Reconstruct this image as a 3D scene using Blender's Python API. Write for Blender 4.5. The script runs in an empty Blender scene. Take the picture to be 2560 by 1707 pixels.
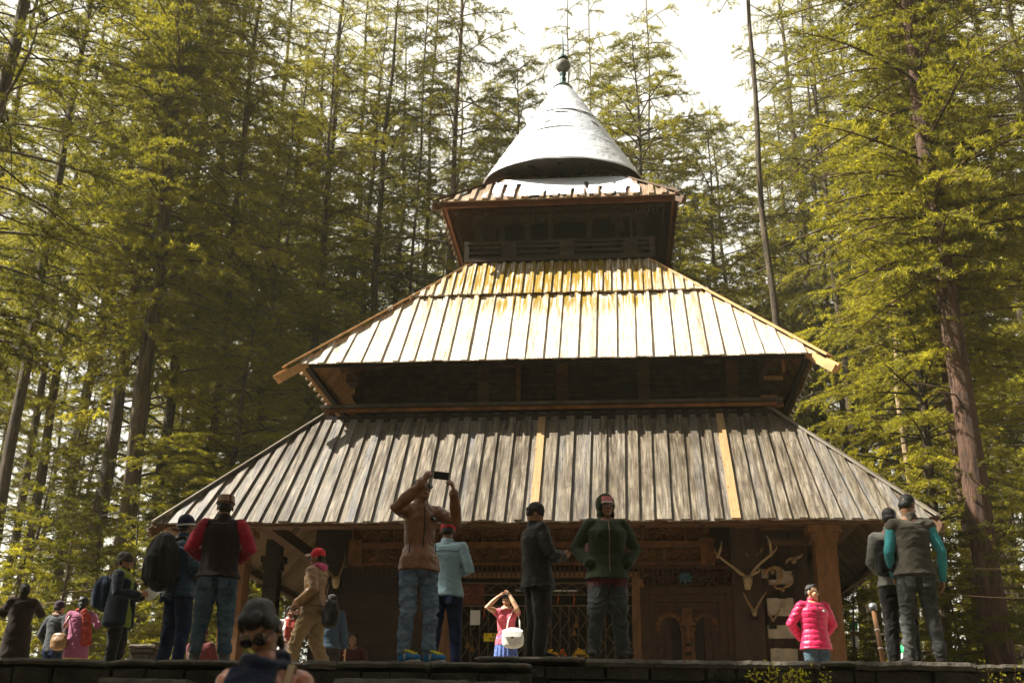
import bpy, math, random
import numpy as np
from mathutils import Vector, Matrix, noise
R = math.radians
random.seed(7)
C = bpy.context.scene.collection
SC = bpy.context.scene

# ------------------------------------------------------------------ camera numbers
FPX, PITCH, ROLL, EYE = 2819.0, R(21.4), R(0.8), 1.6
TZ = 2.7                      # terrace level
TX, TY, TROT = 1.2, 24.2, R(-5.6)

def at(px, py, Y):
    """world point at depth Y seen at photo pixel (2560 x 1707)"""
    u, v = px - 1280.0, py - 853.5
    u, v = u*math.cos(ROLL)+v*math.sin(ROLL), -u*math.sin(ROLL)+v*math.cos(ROLL)
    dx, dy, dz = u/FPX, math.cos(PITCH)+(v/FPX)*math.sin(PITCH), math.sin(PITCH)-(v/FPX)*math.cos(PITCH)
    k = Y/dy
    return Vector((dx*k, Y, EYE+dz*k))

# ------------------------------------------------------------------ materials
def new_mat(name):
    m = bpy.data.materials.new(name); m.use_nodes = True
    nt = m.node_tree; b = nt.nodes['Principled BSDF']
    return m, nt, b
def N(nt, typ, **kw):
    n = nt.nodes.new(typ)
    for k, v in kw.items():
        if hasattr(n, k): setattr(n, k, v)
        else: n.inputs[k].default_value = v
    return n
def ramp(nt, stops, src):
    r = nt.nodes.new('ShaderNodeValToRGB'); e = r.color_ramp.elements
    while len(e) < len(stops): e.new(0.5)
    for i, (p, c) in enumerate(stops):
        e[i].position = p; e[i].color = (c[0], c[1], c[2], 1)
    nt.links.new(src, r.inputs[0]); return r
def mixc(nt, fac, a, b, mode='MIX'):
    m = nt.nodes.new('ShaderNodeMix'); m.data_type = 'RGBA'; m.blend_type = mode
    for i, s in ((0, fac), (6, a), (7, b)):
        if isinstance(s, (int, float)): m.inputs[i].default_value = s
        elif isinstance(s, tuple): m.inputs[i].default_value = (s[0], s[1], s[2], 1)
        else: nt.links.new(s, m.inputs[i])
    return m.outputs[2]
def math_n(nt, op, a, b=None):
    m = nt.nodes.new('ShaderNodeMath'); m.operation = op
    for i, s in ((0, a), (1, b)):
        if s is None: continue
        if isinstance(s, (int, float)): m.inputs[i].default_value = s
        else: nt.links.new(s, m.inputs[i])
    return m.outputs[0]
def coords(nt, kind='Object', scale=(1, 1, 1)):
    tc = nt.nodes.new('ShaderNodeTexCoord'); mp = nt.nodes.new('ShaderNodeMapping')
    mp.inputs['Scale'].default_value = scale
    nt.links.new(tc.outputs[kind], mp.inputs[0]); return mp.outputs[0]
def tnoise(nt, vec, scale, detail=4, rough=.6):
    n = N(nt, 'ShaderNodeTexNoise'); n.inputs['Scale'].default_value = scale
    n.inputs['Detail'].default_value = detail; n.inputs['Roughness'].default_value = rough
    nt.links.new(vec, n.inputs['Vector']); return n.outputs['Fac']
def bump(nt, b, h, strength=.4, dist=.02):
    bp = N(nt, 'ShaderNodeBump'); bp.inputs['Strength'].default_value = strength
    bp.inputs['Distance'].default_value = dist
    nt.links.new(h, bp.inputs['Height']); nt.links.new(bp.outputs[0], b.inputs['Normal'])

def simple(name, col, rough=.7, var=.25, scale=6, bs=.25, metal=0, spec=.3, sheen=0, bd=.01, stretch=(1,1,1)):
    m, nt, b = new_mat(name)
    v = coords(nt, 'Object', stretch); n = tnoise(nt, v, scale, 5)
    lo = tuple(c*(1-var) for c in col); hi = tuple(min(1, c*(1+var)) for c in col)
    r = ramp(nt, [(.3, lo), (.7, hi)], n)
    nt.links.new(r.outputs[0], b.inputs['Base Color'])
    b.inputs['Roughness'].default_value = rough; b.inputs['Metallic'].default_value = metal
    b.inputs['Specular IOR Level'].default_value = spec
    if sheen:
        b.inputs['Sheen Weight'].default_value = sheen; b.inputs['Sheen Roughness'].default_value = .5
    if bs: bump(nt, b, tnoise(nt, v, scale*4, 3), bs, bd)
    return m

def board_mat(name, cols, stain=None, rough=.6, bleach=None, spec=.3, algae=None):
    """boards: UV = metres across / along, attribute bt = per-board random"""
    m, nt, b = new_mat(name)
    at_ = N(nt, 'ShaderNodeAttribute'); at_.attribute_name = 'bt'
    sep = nt.nodes.new('ShaderNodeSeparateColor'); nt.links.new(at_.outputs['Color'], sep.inputs[0])
    uv = coords(nt, 'UV', (1, 1, 1))
    add = nt.nodes.new('ShaderNodeVectorMath'); add.operation = 'MULTIPLY_ADD'
    nt.links.new(at_.outputs['Color'], add.inputs[0]); add.inputs[1].default_value = (37, 53, 11)
    nt.links.new(uv, add.inputs[2])
    def st(sx, sy, scale, detail=4):
        mp = nt.nodes.new('ShaderNodeMapping'); mp.inputs['Scale'].default_value = (sx, sy, 1)
        nt.links.new(add.outputs[0], mp.inputs[0]); return tnoise(nt, mp.outputs[0], scale, detail)
    grain = st(46, 1.6, 1.0, 6); blot = st(20, 1.6, 1.0, 9); spots = st(15, 8, 1.0, 4)
    base = ramp(nt, cols, sep.outputs[0]).outputs[0]
    g = ramp(nt, [(.36, (.50, .48, .45)), (.62, (1.15, 1.15, 1.15))], grain).outputs[0]
    col = mixc(nt, 1.0, base, g, 'MULTIPLY')
    if bleach:
        fac = ramp(nt, [(.40, (0, 0, 0)), (.52, (.35, .35, .35)), (.66, (1, 1, 1))], blot).outputs[0]
        col = mixc(nt, fac, col, bleach)
    patch = ramp(nt, [(.34, (.62, .58, .52)), (.52, (.95, .94, .92)), (.7, (1.12, 1.12, 1.14))], tnoise(nt, coords(nt), .7, 4, .65)).outputs[0]
    if bleach: col = mixc(nt, 1.0, col, patch, 'MULTIPLY')
    sp = ramp(nt, [(.60, (0, 0, 0)), (.67, (1, 1, 1))], spots).outputs[0]
    if stain:
        f2 = math_n(nt, 'MULTIPLY', sp, .75); col = mixc(nt, f2, col, stain)
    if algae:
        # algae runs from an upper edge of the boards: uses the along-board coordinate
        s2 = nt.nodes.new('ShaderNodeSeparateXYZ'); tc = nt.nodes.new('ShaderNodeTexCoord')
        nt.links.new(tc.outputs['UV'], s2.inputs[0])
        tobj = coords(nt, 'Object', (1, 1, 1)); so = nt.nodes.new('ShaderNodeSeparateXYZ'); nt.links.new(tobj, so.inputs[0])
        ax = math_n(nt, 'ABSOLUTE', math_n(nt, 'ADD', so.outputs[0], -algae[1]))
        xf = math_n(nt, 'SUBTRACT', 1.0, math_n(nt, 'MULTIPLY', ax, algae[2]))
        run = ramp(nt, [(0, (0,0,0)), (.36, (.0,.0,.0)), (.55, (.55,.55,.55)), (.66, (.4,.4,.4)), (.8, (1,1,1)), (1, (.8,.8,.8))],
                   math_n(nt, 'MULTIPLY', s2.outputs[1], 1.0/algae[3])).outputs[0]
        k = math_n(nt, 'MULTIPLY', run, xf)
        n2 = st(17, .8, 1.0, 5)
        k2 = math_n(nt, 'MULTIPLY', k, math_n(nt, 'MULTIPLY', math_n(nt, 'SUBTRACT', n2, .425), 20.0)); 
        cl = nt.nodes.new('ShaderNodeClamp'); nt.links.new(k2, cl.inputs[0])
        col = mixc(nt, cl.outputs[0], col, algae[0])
    sg = ramp(nt, [(.0, (0, 0, 0)), (1, (1, 1, 1))], sep.outputs[2]).outputs[0]
    col = mixc(nt, sg, col, mixc(nt, sp, (.44, .28, .13), (.20, .09, .03)))          # replaced, still orange, boards
    nt.links.new(col, b.inputs['Base Color'])
    b.inputs['Roughness'].default_value = rough; b.inputs['Specular IOR Level'].default_value = spec
    col = mixc(nt, 1.0, col, ramp(nt, [(.36, (.80, .78, .75)), (.60, (1.06, 1.06, 1.06))], grain).outputs[0], 'MULTIPLY'); nt.links.new(col, b.inputs['Base Color'])
    bump(nt, b, grain, .5, .006)
    return m

M = {}
M['roof_old'] = board_mat('weathered_roof_boards', [(0, (.060, .042, .026)), (.3, (.12, .09, .055)), (.55, (.165, .14, .11)), (.75, (.155, .155, .16)), (1, (.09, .064, .038))],
                          stain=(.06, .045, .028), bleach=(.33, .285, .215), rough=.45, spec=.5)
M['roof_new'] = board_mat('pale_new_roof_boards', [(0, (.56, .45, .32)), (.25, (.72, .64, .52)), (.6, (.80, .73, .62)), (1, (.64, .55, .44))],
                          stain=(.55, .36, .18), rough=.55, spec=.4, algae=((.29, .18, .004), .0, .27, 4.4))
M['roof_top'] = board_mat('brown_upper_roof_boards', [(0, (.24, .15, .09)), (.5, (.34, .24, .16)), (1, (.30, .22, .17))],
                          stain=(.08, .05, .03), rough=.6, bleach=(.4, .3, .2))
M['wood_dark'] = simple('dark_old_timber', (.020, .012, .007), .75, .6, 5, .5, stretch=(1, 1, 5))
M['wood_mid'] = simple('brown_timber', (.10, .048, .020), .65, .5, 6, .5, stretch=(1, 1, .3))
M['wood_post'] = simple('orange_brown_post', (.19, .090, .034), .6, .35, 9, .6, stretch=(1, 1, .4))
M['carved'] = simple('carved_cedar_panel', (.12, .048, .014), .55, .6, 7, .6)
M['carved_dk'] = simple('carved_cedar_frame', (.05, .020, .007), .6, .5, 7, .6)
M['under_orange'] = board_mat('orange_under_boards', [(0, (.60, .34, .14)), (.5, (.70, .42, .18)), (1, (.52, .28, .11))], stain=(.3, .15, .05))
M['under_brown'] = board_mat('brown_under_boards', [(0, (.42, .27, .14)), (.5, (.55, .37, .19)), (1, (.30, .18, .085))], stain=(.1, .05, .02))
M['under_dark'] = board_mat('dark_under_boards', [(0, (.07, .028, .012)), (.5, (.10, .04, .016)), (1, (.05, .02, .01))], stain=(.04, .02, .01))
M['rafter'] = simple('orange_rafter_wood', (.60, .33, .13), .6, .3, 5, .3, stretch=(1, 1, 1))
M['fascia'] = simple('red_fascia_wood', (.13, .045, .018), .6, .35, 5, .3)
M['white_stone'] = simple('whitewashed_stone', (.58, .50, .36), .85, .2, 7, .8, bd=.03)
M['stone'] = simple('dark_masonry', (.040, .033, .024), .85, .65, 3.5, .9, bd=.04)
M['coping'] = simple('worn_coping_stone', (.095, .082, .062), .75, .55, 5, .7, bd=.03)
M['paving'] = simple('grey_paving', (.22, .19, .15), .85, .3, 2, .4)
M['soil'] = simple('forest_floor', (.07, .055, .03), .95, .5, .8, .6)
M['iron'] = simple('brown_iron', (.14, .09, .05), .5, .3, 20, .1, metal=.3)
M['bone'] = simple('bleached_bone', (.40, .29, .15), .6, .3, 20, .3)
M['horn'] = simple('weathered_antler', (.36, .22, .10), .55, .4, 20, .3)
M['yellow'] = simple('yellow_paint', (.85, .62, .01), .5, .06, 5, 0)
M['black'] = simple('black_paint', (.012, .012, .012), .5, .1, 5, 0)
M['paper'] = simple('white_paper', (.75, .74, .70), .7, .05, 5, 0)
M['teal'] = simple('teal_painted_metal', (.035, .075, .07), .5, .4, 8, .2, metal=.2)

def cone_mat():
    m, nt, b = new_mat('pale_sheet_metal')
    v = coords(nt); n = tnoise(nt, v, 1.3, 6, .65); n2 = tnoise(nt, coords(nt, 'Object', (4, 4, .5)), 1.5, 5, .7); n3 = tnoise(nt, coords(nt, 'Object', (1, 1, 1.6)), 3.2, 6, .8)
    r = ramp(nt, [(.32, (.62, .66, .71)), (.5, (.78, .80, .84)), (.68, (.88, .89, .91))], n)
    d = ramp(nt, [(.58, (0, 0, 0)), (.70, (1, 1, 1))], n2); d3 = ramp(nt, [(.66, (0, 0, 0)), (.69, (1, 1, 1))], n3)
    c = mixc(nt, math_n(nt, 'MULTIPLY', d.outputs[0], .28), r.outputs[0], (.40, .39, .36))
    c = mixc(nt, math_n(nt, 'MULTIPLY', d3.outputs[0], .40), c, (.20, .22, .22))
    nt.links.new(c, b.inputs['Base Color'])
    b.inputs['Roughness'].default_value = .42; b.inputs['Specular IOR Level'].default_value = .5
    bump(nt, b, n, .6, .12); return m
M['metal'] = cone_mat()

def glare_mat():
    m, nt, b = new_mat('painted_glare')
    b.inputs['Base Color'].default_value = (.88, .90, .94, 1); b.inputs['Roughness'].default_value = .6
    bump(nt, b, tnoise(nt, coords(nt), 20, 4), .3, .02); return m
M['glare_white'] = glare_mat()  # white that stands in for glare on the upper roof boards

def bark_mat(name, a, c):
    m, nt, b = new_mat(name)
    v = coords(nt, 'Object', (1, 1, .16)); n = tnoise(nt, v, 9, 6, .75); n3 = tnoise(nt, coords(nt), .5, 2)
    r = ramp(nt, [(.36, tuple(x*.22 for x in a)), (.5, a), (.64, c)], n)
    g = ramp(nt, [(.3, (.75, .7, .65)), (.7, (1.15, 1.15, 1.1))], n3)
    nt.links.new(mixc(nt, 1., r.outputs[0], g.outputs[0], 'MULTIPLY'), b.inputs['Base Color'])
    b.inputs['Roughness'].default_value = .9; bump(nt, b, n, 1.0, .12); return m
M['bark'] = bark_mat('cedar_bark', (.085, .062, .035), (.16, .12, .07))
M['bark_red'] = bark_mat('reddish_bark', (.11, .055, .032), (.18, .10, .06))
M['bark_pale'] = bark_mat('pale_dead_wood', (.42, .30, .16), (.6, .46, .28))

def leaf_mat(name, lo, hi, trans=.45):
    m, nt, b = new_mat(name)
    a = N(nt, 'ShaderNodeAttribute'); a.attribute_name = 'tint'
    oi = nt.nodes.new('ShaderNodeObjectInfo')
    f = math_n(nt, 'ADD', math_n(nt, 'MULTIPLY', a.outputs['Fac'], .75), math_n(nt, 'MULTIPLY', oi.outputs['Random'], .25))
    r = ramp(nt, [(.0, lo), (.6, tuple((x+y)/2 for x, y in zip(lo, hi))), (1, hi)], f)
    b.inputs['Roughness'].default_value = .6; b.inputs['Specular IOR Level'].default_value = .25
    nt.links.new(r.outputs[0], b.inputs['Base Color'])
    t = nt.nodes.new('ShaderNodeBsdfTranslucent')
    tc = mixc(nt, 1., r.outputs[0], (1.5, 1.45, .6), 'MULTIPLY'); nt.links.new(tc, t.inputs[0])
    mx = nt.nodes.new('ShaderNodeMixShader'); mx.inputs[0].default_value = trans
    out = nt.nodes['Material Output']
    nt.links.new(b.outputs[0], mx.inputs[1]); nt.links.new(t.outputs[0], mx.inputs[2]); nt.links.new(mx.outputs[0], out.inputs[0])
    return m
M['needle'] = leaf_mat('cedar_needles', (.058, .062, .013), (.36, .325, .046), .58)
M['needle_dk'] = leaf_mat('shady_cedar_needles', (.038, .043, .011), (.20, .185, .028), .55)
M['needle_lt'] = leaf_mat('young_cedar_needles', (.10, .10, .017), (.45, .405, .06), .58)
M['leaf'] = leaf_mat('shrub_leaves', (.30, .30, .02), (.55, .50, .05), .5)

# ------------------------------------------------------------------ mesh helpers
def tag(o, label=None, cat=None, group=None, kind=None):
    if label: o['label'] = label
    if cat: o['category'] = cat
    if group: o['group'] = group
    if kind: o['kind'] = kind
    return o
def empty(name, loc, rz=0, parent=None):
    o = bpy.data.objects.new(name, None); C.objects.link(o); o.location = loc; o.rotation_euler = (0, 0, rz)
    o.empty_display_size = .1
    if parent: o.parent = parent
    return o
class MB:
    def __init__(s): s.v = []; s.f = []; s.uv = []; s.bt = []; s.mi = []; s.cur = (.5, .5, 0); s.m = 0; s.off = Vector((0, 0, 0)); s.X = None
    def add(s, vs, fs, uvs=None):
        k = len(s.v)
        for p in vs:
            p = Vector(p)
            if s.X is not None: p = s.X @ p
            s.v.append(tuple(p))
        for i, f in enumerate(fs):
            s.f.append(tuple(k+j for j in f)); s.mi.append(s.m); s.bt.append(s.cur)
            s.uv.append(uvs[i] if uvs else [(0, 0)]*len(f))
    def box(s, c, d, rz=0, rx=0, ry=0):
        x, y, z = (q/2 for q in d)
        Mx = Matrix.Translation(c) @ Matrix.Rotation(rz, 4, 'Z') @ Matrix.Rotation(ry, 4, 'Y') @ Matrix.Rotation(rx, 4, 'X')
        vs = [Mx @ Vector((a*x, b*y, e*z)) for e in (-1, 1) for a, b in ((-1, -1), (1, -1), (1, 1), (-1, 1))]
        s.add(vs, [(3, 2, 1, 0), (4, 5, 6, 7), (0, 1, 5, 4), (1, 2, 6, 5), (2, 3, 7, 6), (3, 0, 4, 7)])
    def b2(s, lo, hi):
        s.box([(a+b)/2 for a, b in zip(lo, hi)], [abs(b-a) for a, b in zip(lo, hi)])
    def tube(s, pts, rad, n=8, cap=True, flat=1.0):
        pts = [Vector(p) for p in pts]
        if not hasattr(rad, '__len__'): rad = [rad]*len(pts)
        vs = []; ref = Vector((0, 0, 1))
        if abs((pts[-1]-pts[0]).normalized().z) > .9: ref = Vector((1, 0, 0))
        for i, p in enumerate(pts):
            t = (pts[min(i+1, len(pts)-1)]-pts[max(i-1, 0)]).normalized()
            a = t.cross(ref)
            if a.length < 1e-4: a = t.cross(Vector((0, 1, 0)))
            a.normalize(); b = t.cross(a)
            for k in range(n):
                w = 2*math.pi*k/n; vs.append(p+(a*math.cos(w)+b*math.sin(w)*flat)*rad[i])
        fs = [(i*n+k, i*n+(k+1) % n, (i+1)*n+(k+1) % n, (i+1)*n+k) for i in range(len(pts)-1) for k in range(n)]
        if cap: fs += [tuple(range(n))[::-1], tuple((len(pts)-1)*n+k for k in range(n))]
        s.add(vs, fs)
    def lathe(s, prof, c=(0, 0, 0), n=24):
        vs = [(c[0]+r*math.cos(2*math.pi*k/n), c[1]+r*math.sin(2*math.pi*k/n), c[2]+z) for r, z in prof for k in range(n)]
        fs = [(i*n+k, i*n+(k+1) % n, (i+1)*n+(k+1) % n, (i+1)*n+k) for i in range(len(prof)-1) for k in range(n)]
        s.add(vs, fs)
    def build(s, name, mats, parent=None, smooth=False, z0=0):
        me = bpy.data.meshes.new(name)
        me.from_pydata([(x, y, z-z0) for x, y, z in s.v] if z0 else s.v, [], s.f)
        if not isinstance(mats, (list, tuple)): mats = [mats]
        for m in mats: me.materials.append(m)
        me.polygons.foreach_set('material_index', s.mi)
        uvl = me.uv_layers.new(name='UVMap'); flat = [c for f in s.uv for q in f for c in q]
        uvl.data.foreach_set('uv', flat)
        ca = me.attributes.new('bt', 'FLOAT_COLOR', 'FACE')
        ca.data.foreach_set('color', [c for t in s.bt for c in (t[0], t[1], t[2], 1)])
        if smooth: me.shade_smooth()
        me.update()
        o = bpy.data.objects.new(name, me); C.objects.link(o)
        if parent: o.parent = parent
        return o
# ------------------------------------------------------------------ people: lofted forms fused by a voxel remesh
class PB:
    def __init__(s): s.v = []; s.f = []
    def add(s, vs, fs):
        k = len(s.v); s.v += [tuple(v) for v in vs]; s.f += [tuple(k+j for j in f) for f in fs]
    def loft(s, pts, rads, side=(1, 0, 0), n=16, round_=True):
        pts = [Vector(p) for p in pts]; rads = [(r, r) if not hasattr(r, '__len__') else r for r in rads]
        m = len(pts); T = [(pts[min(i+1, m-1)]-pts[max(i-1, 0)]).normalized() for i in range(m)]
        rings = []
        def ring(p, t, rx, ry):
            a = Vector(side); a = a-t*a.dot(t)
            if a.length < .2: a = Vector((0, 1, 0)); a = a-t*a.dot(t)
            a.normalize(); b = t.cross(a)
            return [p+a*math.cos(2*math.pi*k/n)*rx+b*math.sin(2*math.pi*k/n)*ry for k in range(n)]
        if round_:
            r0 = min(rads[0])
            for q in (.15, .5, .85): rings.append(ring(pts[0]-T[0]*r0*math.cos(q*math.pi/2), T[0], rads[0][0]*math.sin(q*math.pi/2), rads[0][1]*math.sin(q*math.pi/2)))
        for i in range(m): rings.append(ring(pts[i], T[i], *rads[i]))
        if round_:
            r1 = min(rads[-1])
            for q in (.85, .5, .15): rings.append(ring(pts[-1]+T[-1]*r1*math.cos(q*math.pi/2), T[-1], rads[-1][0]*math.sin(q*math.pi/2), rads[-1][1]*math.sin(q*math.pi/2)))
        M_ = len(rings); vs = [p for r in rings for p in r]
        fs = [(i*n+k, i*n+(k+1) % n, (i+1)*n+(k+1) % n, (i+1)*n+k) for i in range(M_-1) for k in range(n)]
        fs += [tuple(range(n))[::-1], tuple((M_-1)*n+k for k in range(n))]
        s.add(vs, fs)
    def ell(s, c, r, X=None, n=16):
        vs, fs = [], []; m = 10
        for i in range(m+1):
            th = math.pi*(i+.02)/(m+.04)
            for k in range(n):
                p = Vector((r[0]*math.sin(th)*math.cos(2*math.pi*k/n), r[1]*math.sin(th)*math.sin(2*math.pi*k/n), r[2]*math.cos(th)))+Vector(c)
                vs.append(X @ p if X is not None else p)
        fs = [(i*n+k, (i+1)*n+k, (i+1)*n+(k+1) % n, i*n+(k+1) % n) for i in range(m) for k in range(n)]
        fs += [tuple(range(n)), tuple(m*n+k for k in range(n))[::-1]]
        s.add(vs, fs)
def fuse(pb, name, vox, mats, parent, smooth=3, disp=None, cut=None, part='part'):
    me = bpy.data.meshes.new('tmp'); me.from_pydata(pb.v, [], pb.f); me.update()
    o = bpy.data.objects.new('tmp', me); SC.collection.objects.link(o)
    r = o.modifiers.new('r', 'REMESH'); r.mode = 'VOXEL'; r.voxel_size = vox
    if smooth:
        s_ = o.modifiers.new('s', 'SMOOTH'); s_.iterations = smooth; s_.factor = .5
    dg = bpy.context.evaluated_depsgraph_get(); dg.update()
    out = bpy.data.meshes.new_from_object(o.evaluated_get(dg), preserve_all_data_layers=False, depsgraph=dg)
    bpy.data.objects.remove(o); bpy.data.meshes.remove(me)
    out.name = name
    out.materials.clear()
    for m in (mats if isinstance(mats, (list, tuple)) else [mats]): out.materials.append(m)
    if disp:
        nv = len(out.vertices); co_ = np.empty(nv*3, np.float32); out.vertices.foreach_get('co', co_); co_ = co_.reshape(-1, 3)
        no = np.empty(nv*3, np.float32); out.vertices.foreach_get('normal', no); no = no.reshape(-1, 3)
        d = np.array([disp(Vector(p)) for p in co_]); co_ = co_+no*d[:, None]
        out.vertices.foreach_set('co', co_.ravel().astype(np.float32)); out.update()
    out.shade_smooth()
    ob = bpy.data.objects.new(name, out); C.objects.link(ob); ob.parent = parent
    return ob
def cloth(name, col, rough=.85, var=.18, scale=9, sheen=.15, spec=.2, bs=.35, stretch=(1, 1, 1), bd=.008):
    return simple(name, col, rough, var, scale, bs, 0, spec, sheen, bd, stretch)
def denim(name, a, b):
    m, nt, bs = new_mat(name); v = coords(nt, 'Object', (1, 1, 1.8)); n = tnoise(nt, v, 7, 5, .65); w = tnoise(nt, coords(nt, 'Object', (1, 1, .25)), 60, 2)
    r = ramp(nt, [(.35, a), (.68, b)], n); nt.links.new(r.outputs[0], bs.inputs['Base Color'])
    bs.inputs['Roughness'].default_value = .85; bs.inputs['Specular IOR Level'].default_value = .15
    bump(nt, bs, tnoise(nt, v, 22, 4), .5, .01); return m
SK = {}
def skin(k):
    if k in SK: return SK[k]
    col = {'tan': (.34, .17, .085), 'brown': (.22, .105, .055), 'fair': (.52, .30, .17)}[k]
    m = simple('skin_'+k, col, .5, .10, 14, .12, 0, .35, 0, .003)
    m.node_tree.nodes['Principled BSDF'].inputs['Subsurface Weight'].default_value = .08
    SK[k] = m; return m
M['hair'] = simple('black_hair', (.012, .009, .007), .50, .8, 34, .9, 0, .35, 0, .006, (1.4, .5, .3))
M['eye'] = simple('dark_eye', (.03, .02, .015), .2, .1, 5, 0)
M['eyewhite'] = simple('eye_white', (.55, .5, .45), .3, .05, 5, 0)
M['lip'] = simple('lips', (.24, .075, .055), .45, .1, 5, 0)
M['lens'] = simple('dark_lens', (.006, .006, .007), .08, .1, 5, 0, spec=.7)
M['denim_light'] = denim('faded_blue_denim', (.055, .085, .13), (.22, .29, .38))
M['denim_mid'] = denim('blue_grey_denim', (.035, .06, .085), (.10, .15, .19))
M['denim_dark'] = denim('dark_blue_denim', (.008, .014, .04), (.02, .034, .085))
M['denim_grey'] = denim('washed_grey_denim', (.045, .048, .045), (.12, .12, .11))
M['fab_black'] = cloth('black_fabric', (.014, .012, .011))
M['fab_dark'] = cloth('charcoal_fabric', (.022, .016, .013))

def frame(d, up=Vector((0, 0, 1))):
    return d.normalized()
def hand(pb, w, d, nrm, thumb, curl=.5, s=1.0, spread=.0, tcurl=.4):
    """w wrist, d finger direction, nrm the way the palm faces, thumb: sideways direction of the thumb"""
    w, d = Vector(w), Vector(d).normalized(); nrm = Vector(nrm); nrm = (nrm-d*nrm.dot(d)).normalized()
    sd = Vector(thumb); sd = (sd-d*sd.dot(d)-nrm*sd.dot(nrm)).normalized()
    pb.loft([w-d*.02*s, w+d*.03*s, w+d*.06*s, w+d*.085*s], [(.024*s, .019*s), (.034*s, .017*s), (.040*s, .015*s), (.039*s, .013*s)], side=sd, n=14)
    for i, (off, L) in enumerate(((.030, .070), (.010, .078), (-.010, .072), (-.029, .056))):
        p = w+d*(.082-.004*abs(i-1))*s+sd*off*s; a = 0; pts = [p-d*.01*s]; dd = d+sd*(off*spread*8)
        for k, f in enumerate((.42, .32, .26)):
            a += curl*(.75 if k == 0 else 1.05)*(1+.12*i)
            v = dd*math.cos(a)+nrm*math.sin(a); p = p+v*L*f*s; pts.append(p.copy())
        pb.loft(pts, [.0098*s, .0092*s, .0086*s, .0072*s], side=sd, n=10)
    p0 = w+d*.022*s+sd*.022*s+nrm*.006*s; v1 = (d*.55+sd*.8+nrm*.25).normalized(); v2 = (d*.9+sd*.35*(1-tcurl)+nrm*(.2+tcurl)).normalized()
    pb.loft([p0, p0+v1*.038*s, p0+v1*.038*s+v2*.030*s, p0+v1*.038*s+v2*.052*s], [.0135*s, .0112*s, .0100*s, .0082*s], side=nrm, n=10)

BASE = dict(hip=(0, 0, .95), waist=(0, .01, 1.08), rib=(0, .0, 1.22), chest=(0, .0, 1.34), top=(0, .01, 1.45), neck=(0, .02, 1.50), head=(0, -.005, 1.625),
            shL=(.178, .01, 1.425), elL=(.255, .03, 1.15), wrL=(.255, -.06, .90), hipL=(.088, 0, .93), knL=(.10, -.02, .50), anL=(.11, .02, .09), toL=(.14, -.15, .035))
for k in ('sh', 'el', 'wr', 'hip', 'kn', 'an', 'to'):
    p = BASE[k+'L']; BASE[k+'R'] = (-p[0], p[1], p[2])

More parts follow.
